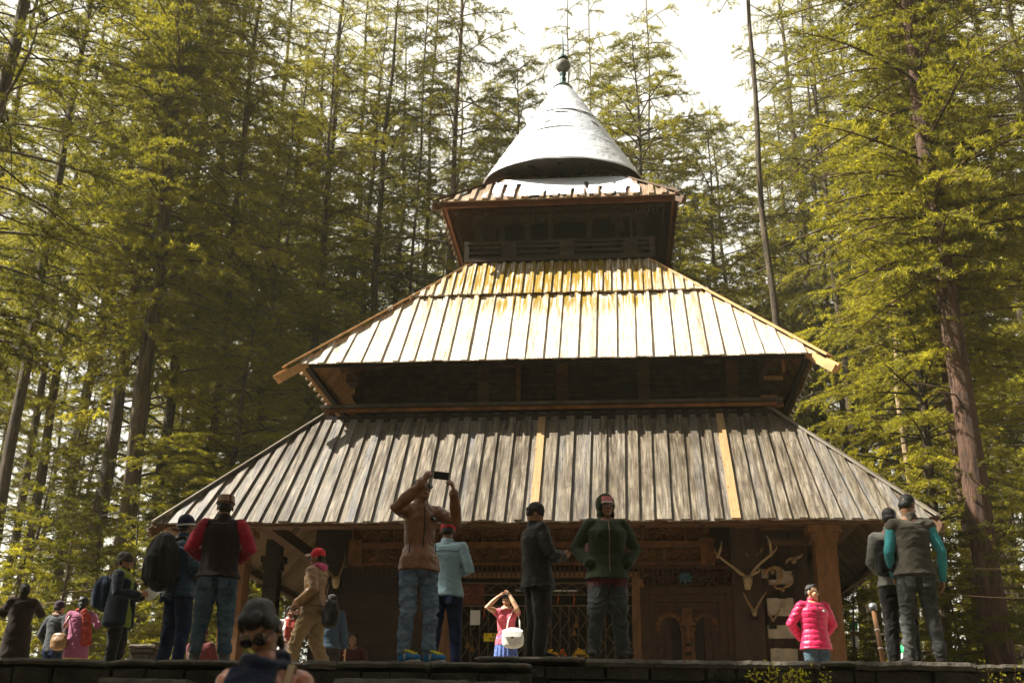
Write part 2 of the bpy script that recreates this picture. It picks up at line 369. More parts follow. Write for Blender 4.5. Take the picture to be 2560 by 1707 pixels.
def person(label, loc, rz, H=1.72, J=None, lean=0., twist=0., head=(0, 0, 0), skn='tan', build=1.0, female=False,
           hands=None, outfit=None, hair='short', hat=None, vox=.0075, group=None, nofeet=False, headbare=False):
    """loc: where the feet stand; forward is local -Y"""
    root = tag(empty('person', loc, rz), label, 'person', group)
    s = H/1.75
    Q = {k: Vector(v) for k, v in BASE.items()}
    if J:
        for k, v in J.items(): Q[k] = Vector(v)
    hipc = Q['hip'].copy()
    up_keys = [k for k in Q if k in ('waist', 'rib', 'chest', 'top', 'neck', 'head') or k[:2] in ('sh', 'el', 'wr')]
    for k in up_keys:
        p = Q[k]-hipc
        w = 1 if k != 'waist' else .6
        p = Matrix.Rotation(-lean*w, 4, 'X') @ p      # positive lean = forward (-Y)
        p = Matrix.Rotation(twist*w, 4, 'Z') @ p
        Q[k] = hipc+p
    for k in Q: Q[k] = Q[k]*s
    HM = Matrix.Translation(Q['head']) @ Matrix.Rotation(head[0], 4, 'Z') @ Matrix.Rotation(head[1], 4, 'X') @ Matrix.Rotation(head[2], 4, 'Y') @ Matrix.Scale(s, 4)
    b = build
    trs = [(.150, .105), (.132*b, .098*b), (.142*b, .105*b), (.158*b, .112*b), (.120, .085), (.058, .06)]
    def torso(pb, infl, lo='hip', extra=None, hem=None):
        ks = ['hip', 'waist', 'rib', 'chest', 'top']
        hx = .022 if infl > .005 else 0
        pts = [Q[k] for k in ks]; rr = [((trs[i][0]+infl+(hx if i == 0 else 0))*s, (trs[i][1]+infl+(hx*.8 if i == 0 else 0))*s) for i in range(5)]
        if hem is not None:
            pts = [Vector((Q['hip'].x, Q['hip'].y, hem*s))]+pts; rr = [((.182*max(b, 1)+infl)*s, (.132*max(b, 1)+infl)*s)]+rr
        sd = Matrix.Rotation(twist, 4, 'Z') @ Vector((1, 0, 0))
        pb.loft(pts, rr, side=sd, n=22, round_=hem is None)
        for S in 'LR': pb.loft([Q['top']+(Q['sh'+S]-Q['top'])*.25-Vector((0, 0, .03*s)), Q['sh'+S]-Vector((0, 0, .012*s))], [.07*s+infl*.7, .056*s+infl*.7], side=(0, 1, 0))
        pb.loft([Q['top']-Vector((0, 0, .02)), Q['neck']], [(.10*s+infl*.5, .075*s+infl*.5), (.058*s+infl*.35, .058*s+infl*.35)], side=sd)
        if female: 
            for q in (-1, 1): pb.ell(Q['chest']+Matrix.Rotation(twist, 4, 'Z') @ Vector((q*.075*s, -.085*s, -.03*s)), ((.06+infl*.5)*s, (.055+infl)*s, (.065+infl*.5)*s))
    def arm(pb, S, infl, upto=1.0):
        a, e, w = Q['sh'+S], Q['el'+S], Q['wr'+S]
        pts = [a, a+(e-a)*.5, e, e+(w-e)*.45]; rr = [.056, .050, .042, .041]
        pts.append(e+(w-e)*(.97 if upto >= 1 else upto)); rr.append(.030)
        pb.loft(pts, [(r*(.92+.08*b)+infl)*s for r in rr], side=(0, 1, 0), n=14)
    def cuffs(pb, infl):
        for S in 'LR':
            e, w = Q['el'+S], Q['wr'+S]; pb.loft([e+(w-e)*.86, e+(w-e)*.985], [(.037+infl)*s, (.036+infl)*s], side=(0, 1, 0), n=14, round_=False)
    def leg(pb, S, infl, ank=.0, flare=0., short=None):
        h, k, a = Q['hip'+S], Q['kn'+S], Q['an'+S]
        q = max(b, 1)
        pts = [h+Vector((0, 0, .0)), h+(k-h)*.45, k, k+(a-k)*.35, a+(k-a)*ank]
        pb.loft(pts, [((r*(q if i < 3 else 1))+infl+(flare*(i == 4)))*s for i, r in enumerate((.080, .074, .056, .054, .040))], side=(1, 0, 0), n=16)
    # ---- body (one continuous skin)
    pb = PB(); torso(pb, 0)
    nr = .047 if female else .055
    pb.loft([Q['top'], Q['neck'], Q['neck']+(HM @ Vector((0, .03, -.04))-Q['neck'])*.9], [.056*s, nr*s, nr*s])
    for S in 'LR':
        arm(pb, S, 0, 1.0)
        leg(pb, S, 0)
        if not nofeet: pb.loft([Q['an'+S]+Vector((0, .03*s, -.045*s)), Q['an'+S]*.5+Q['to'+S]*.5+Vector((0, 0, -.005)), Q['to'+S]], [(.033*s, .035*s), (.040*s, .032*s), (.042*s, .02*s)])
    X = HM
    pb.ell((0, .012, .035), (.076, .094, .092), X); pb.ell((0, -.022, -.035), (.060, .070, .078), X)
    pb.ell((0, -.062, -.100), (.026, .025, .018), X); pb.ell((0, .0, -.055), (.060, .058, .045), X); pb.ell((0, -.040, -.075), (.048, .040, .032), X)
    pb.ell((0, -.078, .026), (.050, .017, .012), X)                       # brow
    for q in (-1, 1):
        pb.ell((q*.036, -.066, -.022), (.024, .022, .024), X)               # cheek
        pb.ell((q*.079, .014, -.008), (.010, .020, .032), X)                # ear
    pb.ell((0, -.098, -.024), (.016, .020, .013), X); pb.ell((0, -.092, -.002), (.009, .016, .026), X)   # nose
    pb.ell((0, -.084, -.062), (.024, .013, .006), X); pb.ell((0, -.083, -.073), (.020, .013, .006), X)   # lips
    hands = hands or {}
    for S, sg in (('L', 1), ('R', -1)):
        h = hands.get(S, {}); w = Q['wr'+S]; fw = (Q['wr'+S]-Q['el'+S]).normalized()
        if h.get('hide'): continue
        hand(pb, w+fw*.005, h.get('d', fw), h.get('n', (-sg, 0, 0)), h.get('t', (0, -1, 0)), h.get('curl', .35), s*(.93 if female else 1.02), h.get('spread', 0), h.get('tc', .4))
    body = fuse(pb, 'body', vox, [skin(skn), M['eye'], M['lip'], M['hair'], M['eyewhite']], root, smooth=2)
    me = body.data; inv = HM.inverted(); nf = len(me.polygons)
    cen = np.empty(nf*3, np.float32); me.polygons.foreach_get('center', cen); cen = cen.reshape(-1, 3)
    I = np.array(inv); cl = cen@I[:3, :3].T+I[:3, 3]
    mi = np.zeros(nf, np.int32)
    front = cl[:, 1] < -.05
    for q in (-1, 1):
        d = np.sqrt(((cl[:, 0]-q*.031)/1.5)**2+(cl[:, 2]-.006)**2)
        mi[front & (d < .0095)] = 4
        d = np.sqrt(((cl[:, 0]-q*.031))**2+(cl[:, 2]-.006)**2); mi[front & (d < .0085)] = 1
        d = np.abs(cl[:, 2]-.030+.15*(np.abs(cl[:, 0])-.03)) ; mi[front & (d < .0036) & (np.abs(np.abs(cl[:, 0])-.033) < .019)] = 3
    mi[front & ((cl[:, 0]/.024)**2+((cl[:, 2]+.067)/.0085)**2 < 1) & (cl[:, 1] < -.07)] = 2
    me.polygons.foreach_set('material_index', mi)
    out = dict(root=root, Q=Q, HM=HM, s=s)
    # ---- clothing
    def fold(amp, f=9, zf=2.2, seed=0., lim=None, puff=0, per=.075, arm_=None):
        def g(p):
            zz = p.z+.35*abs(p.x-round(p.x*4)/4.)
            w = Vector((p.x*f+seed, p.y*f, zz*f*zf)); w2 = noise.noise(w*.5)*1.2
            r1 = 1-2.6*abs(noise.noise(w+Vector((w2, 0, w2)))); r2 = 1-2.6*abs(noise.noise(Vector((p.x*f*1.9+w2, p.y*f*1.9+seed, zz*f*zf*1.5))))
            d = amp*(.55*max(r1, -.4)+.30*max(r2, -.4)+.7*noise.noise(w*.6)-.3)
            if lim: d *= lim(p)
            if puff:
                z = p.z
                if arm_:
                    best = 9
                    for S in 'LR':
                        a, e, w = Q['sh'+S], Q['el'+S], Q['wr'+S]
                        for (u, v_, base) in ((a, e, 0), (e, w, (e-a).length)):
                            L = (v_-u).length; t = max(0, min(1, (p-u).dot(v_-u)/L/L)); dist = (p-(u+(v_-u)*t)).length
                            if dist < best: best = dist; zz_ = base+t*L
                    if best < .075*s and abs(p.x) > .14*s: z = zz_
                d += puff*(abs(math.sin(z*math.pi/per))**.6-.7)
            return d
        return g
    sd = hash(label) % 97 if False else sum(map(ord, label)) % 97
    for it in (outfit or []):
        it = dict(it); k = it.pop('k'); mat = M[it['m']] if it.get('m') in M else it.get('m'); pb = PB()
        vx = it.get('vox', .0095); infl = it.get('infl', .022)
        if k == 'trousers':
            pts = [Q['hip']+Vector((0, 0, -.06*s)), Q['hip'], Q['waist']*.6+Q['hip']*.4]
            pb.loft(pts, [((.150*max(b, 1)+infl*.6)*s, (.110*max(b, 1)+infl*.6)*s)]*2+[((.138*b+infl*.6)*s, (.10*b+infl*.6)*s)], n=20)
            for S in 'LR': leg(pb, S, infl, ank=it.get('ank', .0), flare=it.get('flare', .0))
            kz = Q['knL'].z
            lim = lambda p: 1.0+1.2*math.exp(-((p.z-kz)/.12)**2)+it.get('stack', .8)*math.exp(-((p.z-.16*s)/.10)**2)
            tr_ = fuse(pb, it.get('name', 'trousers'), vx, mat, root, 2, fold(it.get('amp', .010), 8, it.get('zf', 1.5), sd, lim))
            if it['m'].startswith('denim'):
                for q in (-1, 1):
                    p2 = PB(); c = Q['hip']+Vector((q*.082*s, (.115*max(b, 1)+infl+.006)*s, -.135*s)); p2.loft([c+Vector((0, .004, -.055*s)), c+Vector((0, 0, .055*s))], [(.048*s, .008), (.058*s, .008)], n=12, round_=False)
                    fuse(p2, 'pocket', .007, mat, tr_, 1)
        elif k in ('jacket', 'vest', 'shirt'):
            torso(pb, infl, hem=it.get('hem', .84))
            slm = it.get('sm')
            if it.get('sleeves', True) and not slm:
                for S in 'LR': arm(pb, S, it.get('ai', infl*.75), it.get('upto', 1.0))
                cuffs(pb, it.get('ai', infl*.75))
            if it.get('collar', True):
                c = Q['neck']+(Q['top']-Q['neck'])*.1
                pb.loft([c-Vector((0, 0, .035*s)), c+Vector((0, -.0, .02*s))+(Q['head']-Q['neck'])*.25], [(.085*s, .082*s), (.071*s, .072*s)], n=16, round_=False)
            if it.get('hoodup'):
                pb.ell((0, .030, .035), (.108, .118, .128), HM); pb.ell((0, .02, -.08), (.098, .095, .075), HM)
            if it.get('hoodback'):
                pb.ell((0, .085, -.10), (.11, .06, .065), HM)
            ob = fuse(pb, {'jacket': 'jacket', 'vest': 'vest', 'shirt': 'shirt'}[k], vx, mat, root, 3,
                 fold(it.get('amp', .008), it.get('f', 7), it.get('zf', 1.5), sd, None, it.get('puff', 0), it.get('per', .075), it.get('sleeves', True)))
            if it.get('hoodup'):      # open the hood over the face
                import bmesh as bmm
                bm_ = bmm.new(); bm_.from_mesh(ob.data)
                de = []
                for v in bm_.verts:
                    q = inv @ v.co
                    if q.y < -.030 and abs(q.x) < .067 and -.125 < q.z < .112: de.append(v)
                bmm.ops.delete(bm_, geom=de, context='VERTS'); bm_.to_mesh(ob.data); bm_.free()
                md = ob.modifiers.new('thickness', 'SOLIDIFY'); md.thickness = .012; md.offset = -1
            if slm:
                for S in 'LR':
                    p2 = PB(); arm(p2, S, it.get('ai', infl*.6)); fuse(p2, 'sleeve', vx, M[slm], root, 2, fold(it.get('samp', .006), 8, 1.5, sd, None, it.get('spuff', 0), .06, True))
            if it.get('seams', True) and not it.get('puff'):
                p2 = MB(); rb = .112+infl+.006; TR2 = Matrix.Rotation(twist, 4, 'Z')
                yk = [Q['chest']+TR2 @ Vector((math.sin(a)*(.160*b+infl+.004)*s, math.cos(a)*(.112+infl+.005)*s, (.045-.02*abs(math.sin(a)))*s)) for a in np.linspace(-1.15, 1.15, 13)]
                p2.tube(yk, .0035*s, 5); p2.build('yoke_seam', M['fab_black'] if it['m'] != 'c_chambray' else M['c_blue_gr'], ob)
                for q in (-1, 1):
                    p2 = MB(); c = Q['waist']+TR2 @ Vector((q*.115*s, -(.088+infl)*s, -.03*s)); p2.tube([c+Vector((q*.01, -.0, .06*s)), c+Vector((q*.02, .01, -.05*s))], .0045*s, 5)
                    p2.build('pocket_seam', M['fab_black'] if it['m'] != 'c_chambray' else M['c_blue_gr'], ob)
            if it.get('zip'):
                p2 = MB(); TR = Matrix.Rotation(twist, 4, 'Z')
                ks = ['waist', 'rib', 'chest', 'top']; rr = [trs[1][1], trs[2][1], trs[3][1], trs[4][1]]
                pts = [Vector((Q['hip'].x, Q['hip'].y, it.get('hem', .84)*s))+TR @ Vector((0, -(.118*max(b, 1)+infl*1.15)*s, 0))]
                pts += [Q[kk]+TR @ Vector((0, -(r+infl+.006)*s, 0)) for kk, r in zip(ks, rr)]
                p2.tube(pts, [.006*s]*len(pts), 6); zo = p2.build('zip', M[it['zip']], ob)
        elif k == 'shoes':
            for S in 'LR':
                p2 = PB(); a, t = Q['an'+S], Q['to'+S]
                fl = Vector((0, 0, 1)); z0 = a.z-.09*s
                p2.loft([a+Vector((0, .035*s, -.055*s)), a*.5+t*.5+Vector((0, 0, .0)), t+(t-a)*.05+Vector((0, 0, .012*s))], [(.040*s, .044*s), (.046*s, .040*s), (.045*s, .028*s)])
                p2.loft([a+Vector((0, .01, -.04*s)), a+Vector((0, .01, .0))], [.050*s, .047*s])
                sh = fuse(p2, 'shoe', .009, mat, root, 2)
                if it.get('sole'):
                    p3 = PB(); zz_ = Vector((0, 0, z0+.012*s)); A = Vector((a.x, a.y+.055*s, 0)); B = Vector((t.x, t.y, 0))+(Vector((t.x, t.y, 0))-A)*.12
                    p3.loft([A+zz_, A*.5+B*.5+zz_, B+zz_], [(.036*s, .013*s), (.046*s, .013*s), (.040*s, .013*s)]); fuse(p3, 'sole', .008, M[it['sole']], sh, 1)
                    if it.get('lace'):
                        p3 = MB(); m_ = a*.45+t*.55
                        for q in (0, .25, .5, .75): 
                            c = (a*(1-q)+t*q)*1.0; c.z = a.z+.030*s-.055*s*q; p3.box(c+Vector((0, -.03*s, 0)), (.06*s, .018*s, .014*s), rx=-.5)
                        p3.build('laces', M[it['lace']], sh)
                    if it.get('stripe'):
                        p3 = MB()
                        for sx in (-1, 1):
                            p3 = MB()
                            for q in (0, 1, 2):
                                c = a*.55+t*.45+Vector((0, -.022*s*(q-1), -.01*s)); p3.box((c.x+sx*.046*s, c.y, c.z), (.006, .009*s, .05*s), rx=.4)
                            p3.build('stripes', M[it['stripe']], sh)
        elif k == 'boots':
            for S in 'LR':
                p2 = PB(); a, t, kk = Q['an'+S], Q['to'+S], Q['kn'+S]
                p2.loft([a+Vector((0, .03*s, -.05*s)), t], [(.045*s, .045*s), (.046*s, .032*s)]); p2.loft([a+Vector((0, 0, -.03)), a+(kk-a)*.62], [.056*s, .068*s], round_=False)
                fuse(p2, 'boot', .010, mat, root, 2, fold(.006, 9, 2, sd))
        elif k == 'skirt':
            h = Q['hip']; pb.loft([Vector((h.x, h.y, .18*s)), Vector((h.x, h.y, .55*s)), h+Vector((0, 0, .02)), Q['waist']], [(.26*s, .22*s), (.21*s, .17*s), (.175*s, .13*s), (.135*s, .10*s)], n=28, round_=False)
            fuse(pb, 'skirt', .012, mat, root, 2, lambda p: .012*math.sin(math.atan2(p.y, p.x)*14)*min(1, max(0, (1.0-p.z))*1.5))
        elif k == 'scarf':
            c = Q['neck']+Vector((0, -.005, -.0))
            pts = [c+Vector((math.cos(a)*.085*s, math.sin(a)*.085*s-.01, .012*math.sin(a*2)-.03*(math.sin(a) < 0)*s+it.get('dz', 0))) for a in np.linspace(0, 2*math.pi, 14)]
            pb.loft(pts, [(.030*s, .036*s)]*14, side=(0, 0, 1), n=10)
            if it.get('tails', True):
                for q, L in it.get('t', ((.06, .42), (-.05, .30))):
                    p0 = Q['top']+Vector((q*s, -.10*s, .02)); pb.loft([p0, Q['chest']+Vector((q*s*1.1, -.135*s-infl, 0)), Q['chest']+Vector((q*s*1.1, -.150*s-infl, -L*s))], [(.045*s, .016*s), (.055*s, .016*s), (.06*s, .012*s)], side=(1, 0, 0))
            if it.get('back'):
                pb.loft([c+Vector((-.05, .09, 0)), Q['chest']+Vector((-.14*s, .14*s, 0)), Q['hip']+Vector((-.19*s, .13*s, -.05))], [(.05, .02), (.07, .02), (.09, .02)], side=(1, 0, 0))
            fuse(pb, 'scarf', .009, mat, root, 2, fold(.006, 16, 2.0, sd))
    # ---- hair
    if hair == 'short': 
        pb = PB(); pb.ell((0, .055, -.005), (.074, .055, .065), HM)
        if hat: pb.ell((0, .022, .035), (.080, .086, .075), HM)
        else: pb.ell((0, .018, .050), (.080, .090, .086), HM); pb.ell((.0, -.040, .098), (.050, .042, .030), HM)
        hm = fuse(pb, 'hair', .007, M['hair'], root, 1, lambda p: .004*noise.noise(p*70)+.003*noise.noise(p*25))
    elif hair in ('bun', 'tied', 'long'):
        pb = PB(); pb.ell((0, .055, -.03), (.076, .056, .070), HM); pb.ell((0, .018, .056) if not hat else (0, .018, .035), (.082, .099, .082) if not hat else (.080, .085, .065), HM)
        if not hat:
            for q in (-1, 1): pb.ell((q*.064, -.012, .052), (.020, .050, .050), HM); pb.ell((q*.074, .012, .004), (.016, .034, .045), HM); pb.ell((q*.030, -.052, .098), (.032, .040, .026), HM)
        if hair == 'bun': pb.ell((0, .115, .03), (.052, .045, .052), HM); pb.ell((0, .05, .07), (.07, .07, .06), HM)
        if hair == 'tied': pb.loft([HM @ Vector(v) for v in ((0, .09, .0), (0, .11, -.08), (.0, .10, -.18))], [.035*s, .032*s, .018*s])
        if hair == 'long': pb.loft([HM @ Vector(v) for v in ((0, .06, .0), (0, .08, -.12), (0, .09, -.28))], [(.085*s, .05*s), (.095*s, .05*s), (.07*s, .03*s)])
        fuse(pb, 'hair', .007, M['hair'], root, 1, lambda p: .0035*noise.noise(Vector((p.x*110, p.y*24, p.z*24)))+.003*noise.noise(p*24))
    if hat:
        hk, hm_ = hat[0], hat[1]; hp = hat[2] if len(hat) > 2 else {}
        pb = PB()
        if hk == 'beanie':
            pb.ell((0, .018, .055), (.089, .101, .094), HM)
            if hp.get('slouch'): pb.ell((0, .070, .065), (.084, .085, .080), HM)
            pts = [HM @ Vector((.088*math.cos(a), .018+.100*math.sin(a), .026-.018*math.sin(a))) for a in np.linspace(0, 2*math.pi, 20)]
            pb.loft(pts, [(.024*s, .007*s)]*20, side=(0, 0, 1), n=10)
            iv = inv
            def dd(p):
                q = iv @ p; a = math.atan2(q.y, q.x)
                return .0022*math.sin(a*34)+.002*noise.noise(p*30)
            def cutb(p): return 0
            o = fuse(pb, 'beanie', .007, M[hm_], root, 2, dd)
            if hp.get('trim'):
                p2 = PB(); p2.loft([HM @ Vector((.094*math.cos(a), .018+.107*math.sin(a), .020-.018*math.sin(a))) for a in np.linspace(0, 2*math.pi, 20)], [(.012*s, .009*s)]*20, side=(0, 0, 1), n=8)
                fuse(p2, 'knit_band', .006, M[hp['trim']], o, 1)
        elif hk == 'cap':
            pb.ell((0, .012, .055), (.090, .103, .090), HM); 
            o = fuse(pb, 'cap', .007, M[hm_], root, 2)
            p2 = PB(); bd = -1
            p2.loft([HM @ Vector((0, -.075, .062)), HM @ Vector((0, -.125, .060)), HM @ Vector((0, -.165, .052))], [(.078*s, .006*s), (.080*s, .006*s), (.055*s, .005*s)], side=HM.to_3x3() @ Vector((1, 0, 0)))
            fuse(p2, 'peak', .005, M[hp.get('peak', hm_)], o, 1)
        elif hk == 'pillbox':
            pb.loft([HM @ Vector((0, .012, .030)), HM @ Vector((0, .012, .070)), HM @ Vector((0, .012, .128))], [(.095*s, .106*s), (.093*s, .104*s), (.086*s, .096*s)], n=28, round_=False)
            o = fuse(pb, 'cap', .006, M[hm_], root, 1)
            p2 = PB(); p2.loft([HM @ Vector((.097*math.cos(a), .012+.108*math.sin(a), .045)) for a in np.linspace(0, 2*math.pi, 24)], [(.010*s, .004*s)]*24, side=(0, 0, 1), n=8)
            fuse(p2, 'hat_band', .005, M[hp['band']], o, 1)
            p2 = PB(); p2.loft([HM @ Vector((-.05, .103, .03)), HM @ Vector((-.045, .108, .08)), HM @ Vector((-.04, .100, .122))], [(.012*s, .005*s)]*3); fuse(p2, 'hat_patch', .005, M[hp['band']], o, 1)
    return out
def glasses(P, dark=True, name='sunglasses'):
    HM = P['HM']; g = MB(); g.X = HM
    r = .0262 if dark else .023
    for q in (-1, 1):
        n = 18; cx = q*.034
        if dark:
            vs = [(cx, -.110, .004)]+[(cx+r*1.15*math.cos(2*math.pi*k/n), -.104+.004*abs(math.cos(2*math.pi*k/n)), .003+r*.92*math.sin(2*math.pi*k/n)) for k in range(n)]
            vs2 = [(x, y+.004, z) for x, y, z in vs]
            g.add(vs, [(0, 1+(k+1) % n, 1+k) for k in range(n)]); g.add(vs2, [(0, 1+k, 1+(k+1) % n) for k in range(n)])
        pts = [(cx+r*1.15*math.cos(2*math.pi*k/n), -.105, .003+r*.9*math.sin(2*math.pi*k/n)) for k in range(n+1)]
        g.tube(pts, .0026, 6, cap=False)
        g.tube([(q*.062, -.103, .010), (q*.078, -.06, .010), (q*.082, .0, .006)], .0026, 6)
    g.tube([(-.010, -.106, .008), (0, -.109, .010), (.010, -.106, .008)], .0026, 6)
    return g.build(name, M['lens'] if dark else M['black'], P['root'])
def backpack(label, P, mat, size=(.30, .18, .44), z=1.22, strap=None, x=0, dy=.0, flap=True):
    s = P['s']; root_p = P['root']
    mw = root_p.matrix_basis.copy()
    e = tag(empty('backpack', mw @ Vector((x, .22*s+dy, z*s)), root_p.rotation_euler.z), label, 'backpack')
    pb = PB(); w, d, h = size
    pb.loft([(0, 0, -h/2+.05), (0, .02, -h*.2), (0, .015, h*.15), (0, -.005, h/2-.06)], [(w*.42, d*.42), (w*.5, d*.56), (w*.48, d*.52), (w*.36, d*.38)], n=20)
    for qx in (-1, 1):
        for qy in (-1, 1): pb.loft([(qx*w*.31, qy*d*.24, -h/2+.06), (qx*w*.34, qy*d*.28, -h*.1), (qx*w*.33, qy*d*.26, h*.2), (qx*w*.22, qy*d*.14, h/2-.05)], [.055, .058, .055, .045], n=10)
        pb.loft([(qx*w*.20, d*.50, -h*.34), (qx*w*.20, d*.52, h*.0)], [.05, .045], n=10)
    pb.loft([(0, d*.46, -h*.32), (0, d*.48, h*.02)], [(w*.30, d*.25)]*2)
    fuse(pb, 'bag_body', .011, mat, e, 2, lambda p: .007*noise.noise(p*9))
    for q in (-1, 1):
        mb = MB(); mb.tube([(q*.09, -.08, h*.40), (q*.12, -.16, h*.47), (q*.125, -.27, h*.36), (q*.13, -.31, h*.1), (q*.14, -.25, -h*.22), (q*.12, -.09, -h*.36)], .019, 8, flat=.35)
        mb.build('strap', strap or mat, e, smooth=True)
    mb = MB(); mb.tube([(-.03, -.05, h*.44), (0, -.05, h*.53), (.03, -.05, h*.44)], .006, 6); mb.build('grab_loop', mat, e)
    mb = MB(); mb.tube([(-w*.35, d*.50, h*.05), (0, d*.64, h*.08), (w*.35, d*.50, h*.05)], .004, 6); mb.build('zip', M['black'], e)
    return e
def shoulder_bag(label, loc, rz, mat, size, straps, flap=None, strapmat=None):
    e = tag(empty('shoulder_bag', loc, rz), label, 'bag'); w, d, h = size
    pb = PB(); pb.loft([(0, 0, -h/2+.03), (0, 0, 0), (0, 0, h/2-.03)], [(w*.5, d*.5), (w*.52, d*.55), (w*.44, d*.35)], n=18)
    fuse(pb, 'bag_body', .008, mat, e, 2, lambda p: .004*noise.noise(p*14))
    if flap:
        pb = PB(); pb.loft([(0, -d*.1, h*.40), (0, -d*.42, h*.30), (0, -d*.56, -h*.02)], [(w*.47, .02), (w*.50, .012), (w*.44, .008)], side=(1, 0, 0)); fuse(pb, 'flap', .006, flap, e, 2)
        mb = MB(); mb.box((0, -d*.60, -h*.04), (.035, .01, .025)); mb.build('clasp', M['iron'], e)
    mb = MB(); inv = e.matrix_basis.inverted(); mb.tube([inv @ Vector(p) for p in straps], .011, 8, flat=.4); mb.build('strap', strapmat or mat, e, smooth=True)
    return e
for k_, c_, kw in (('c_brown_coat', (.028, .017, .011), {}), ('c_slate', (.03, .036, .04), {}), ('c_purple', (.03, .016, .03), {}), ('c_pinkknit', (.30, .085, .16), dict(bs=.7, scale=30)), ('c_redscarf', (.34, .045, .03), dict(var=.5, scale=14)),
    ('c_limegreen', (.16, .20, .012), {}), ('c_teal_dk', (.012, .02, .028), {}), ('c_olivehat', (.05, .045, .032), {}), ('c_navy_pack', (.01, .025, .055), {}), ('c_bluepuff', (.022, .050, .085), dict(rough=.5)), ('c_navyhat', (.015, .018, .04), {}),
    ('c_black_vest', (.020, .009, .009), {}), ('c_crimson', (.34, .010, .030), {}), ('c_feltcap', (.32, .22, .15), dict(bs=.6, scale=30)), ('c_maroon', (.10, .014, .014), {}), ('c_darkred', (.05, .008, .008), {}), ('c_redcap', (.62, .02, .03), {}), ('c_pinkhood', (.55, .08, .20), {}),
    ('c_khaki', (.28, .19, .09), {}), ('c_blue_gr', (.03, .055, .085), {}), ('c_chambray', (.30, .43, .48), dict(var=.10)), ('c_pinktop', (.72, .12, .16), {}), ('c_whitebag', (.80, .76, .68), dict(rough=.5)), ('c_skirt', (.10, .16, .42), dict(var=.9, scale=40)),
    ('c_olive', (.018, .028, .008), dict(rough=.95, bs=.5)), ('c_knitpink', (.60, .19, .18), dict(bs=.6, scale=30)), ('c_knitwhite', (.7, .62, .60), {}), ('c_greypants', (.045, .05, .052), {}), ('c_strap_pink', (.52, .12, .12), {}), ('c_magenta', (.62, .010, .085), dict(rough=.45, spec=.4)),
    ('c_greyvest', (.085, .075, .055), {}), ('c_turq', (.05, .30, .32), {}), ('c_greysleeve', (.20, .20, .17), {}), ('c_navyscarf', (.005, .009, .030), dict(bs=.7, scale=20)), ('c_shoeblue', (.02, .16, .36), {}), ('c_laceyellow', (.65, .55, .03), {}), ('c_solewhite', (.5, .5, .45), {}),
    ('c_yellowprint', (.6, .42, .08), dict(var=.7, scale=40)), ('c_boot', (.05, .052, .042), dict(rough=.5, spec=.5))):
    M[k_] = cloth(k_[2:]+'_cloth', c_, **kw)
M['marigold_e'] = simple('gold_metal', (.5, .32, .08), .3, .1, 5, 0, metal=.8)
M['leather'] = simple('brown_leather', (.21, .085, .034), .38, .35, 9, .5, 0, .5, 0, .012)
M['leather2'] = simple('tan_leather', (.26, .14, .055), .38, .4, 9, .5, 0, .5, 0, .012)
M['leather_red'] = simple('russet_leather', (.40, .16, .095), .34, .25, 9, .5, 0, .5, 0, .01)
M['leather_blk'] = simple('black_leather', (.010, .009, .008), .55, .4, 9, .6, 0, .22, 0, .012)
WA = 2.62; WB = at(1800, 1646, 11.3).z
def standing(px, pytop, Y, zfoot, pyref=1450, hat=.0):
    x = at(px, pyref, Y).x; H = at(px, pytop, Y).z-zfoot-hat; return (x, Y, zfoot), H
FOLD = dict(elL=(.27, .02, 1.16), wrL=(.14, -.20, 1.08), elR=(-.27, .02, 1.16), wrR=(-.14, -.20, 1.08))
POCK = dict(elL=(.30, .06, 1.14), wrL=(.20, -.10, .96), elR=(-.30, .06, 1.14), wrR=(-.20, -.10, .96))
WIDE = dict(knL=(.12, -.03, .50), anL=(.15, .02, .09), toL=(.20, -.14, .035), knR=(-.12, -.03, .50), anR=(-.15, .02, .09), toR=(-.20, -.14, .035))
def J(*ds, **k):
    r = {}
    for d in ds: r.update(d)
    r.update(k); return r
A_ = Vector
# brown leather jacket man photographing with a phone
loc, H = standing(1040, 1196, 10.8, WA+.005, 1560)
P = person('man in brown leather jacket and faded jeans holding a phone up with both hands', loc, R(24), H,
    J(elR=(-.335, -.22, 1.37), wrR=(-.135, -.42, 1.60), elL=(.30, -.20, 1.30), wrL=(.20, -.36, 1.56), anL=(.13, -.02, .09), toL=(.20, -.18, .035), anR=(-.10, .04, .09), toR=(-.02, -.11, .035), knR=(-.10, -.02, .5), knL=(.12, -.05, .5), hip=(0,-.02,.95)),
    head=(R(8), R(-16), 0), skn='brown', vox=.0065, build=.93,
    hands=dict(R=dict(d=(.25, -.35, .8), n=(.8, .4, 0), t=(0, .3, 1), curl=.75), L=dict(d=(-.35, -.3, .8), n=(-.8, .4, 0), t=(0, .3, 1), curl=.75)),
    outfit=[dict(k='trousers', m='denim_light', infl=.018, amp=.012, zf=1.9, stack=1.2), dict(k='jacket', m='leather', infl=.022, hem=.84, amp=.010, f=7, zip='black'), dict(k='shoes', m='c_shoeblue', sole='c_solewhite', lace='c_laceyellow', stripe='c_solewhite')])
glasses(P)
def to_world(P, v): return P['root'].matrix_basis @ (Vector(v)*P['s'])
pc = to_world(P, (.035, -.43, 1.685))
mb = MB(); mb.box((0, 0, 0), (.150, .010, .074)); e = tag(mb.build('phone', M['black']), 'dark phone held sideways by the man in the brown leather jacket', 'phone'); e.location = pc; e.rotation_euler = (R(14), 0, R(24))
mb = MB(); mb.tube([(.05, -.007, .02), (.05, -.009, .02)], .007, 12); mb.build('camera_lens', M['lens'], e); mb = MB(); mb.box((0, .0065, 0), (.132, .004, .066)); mb.build('screen', M['lens'], e)
mb = MB()        # round badge on the jacket and watch
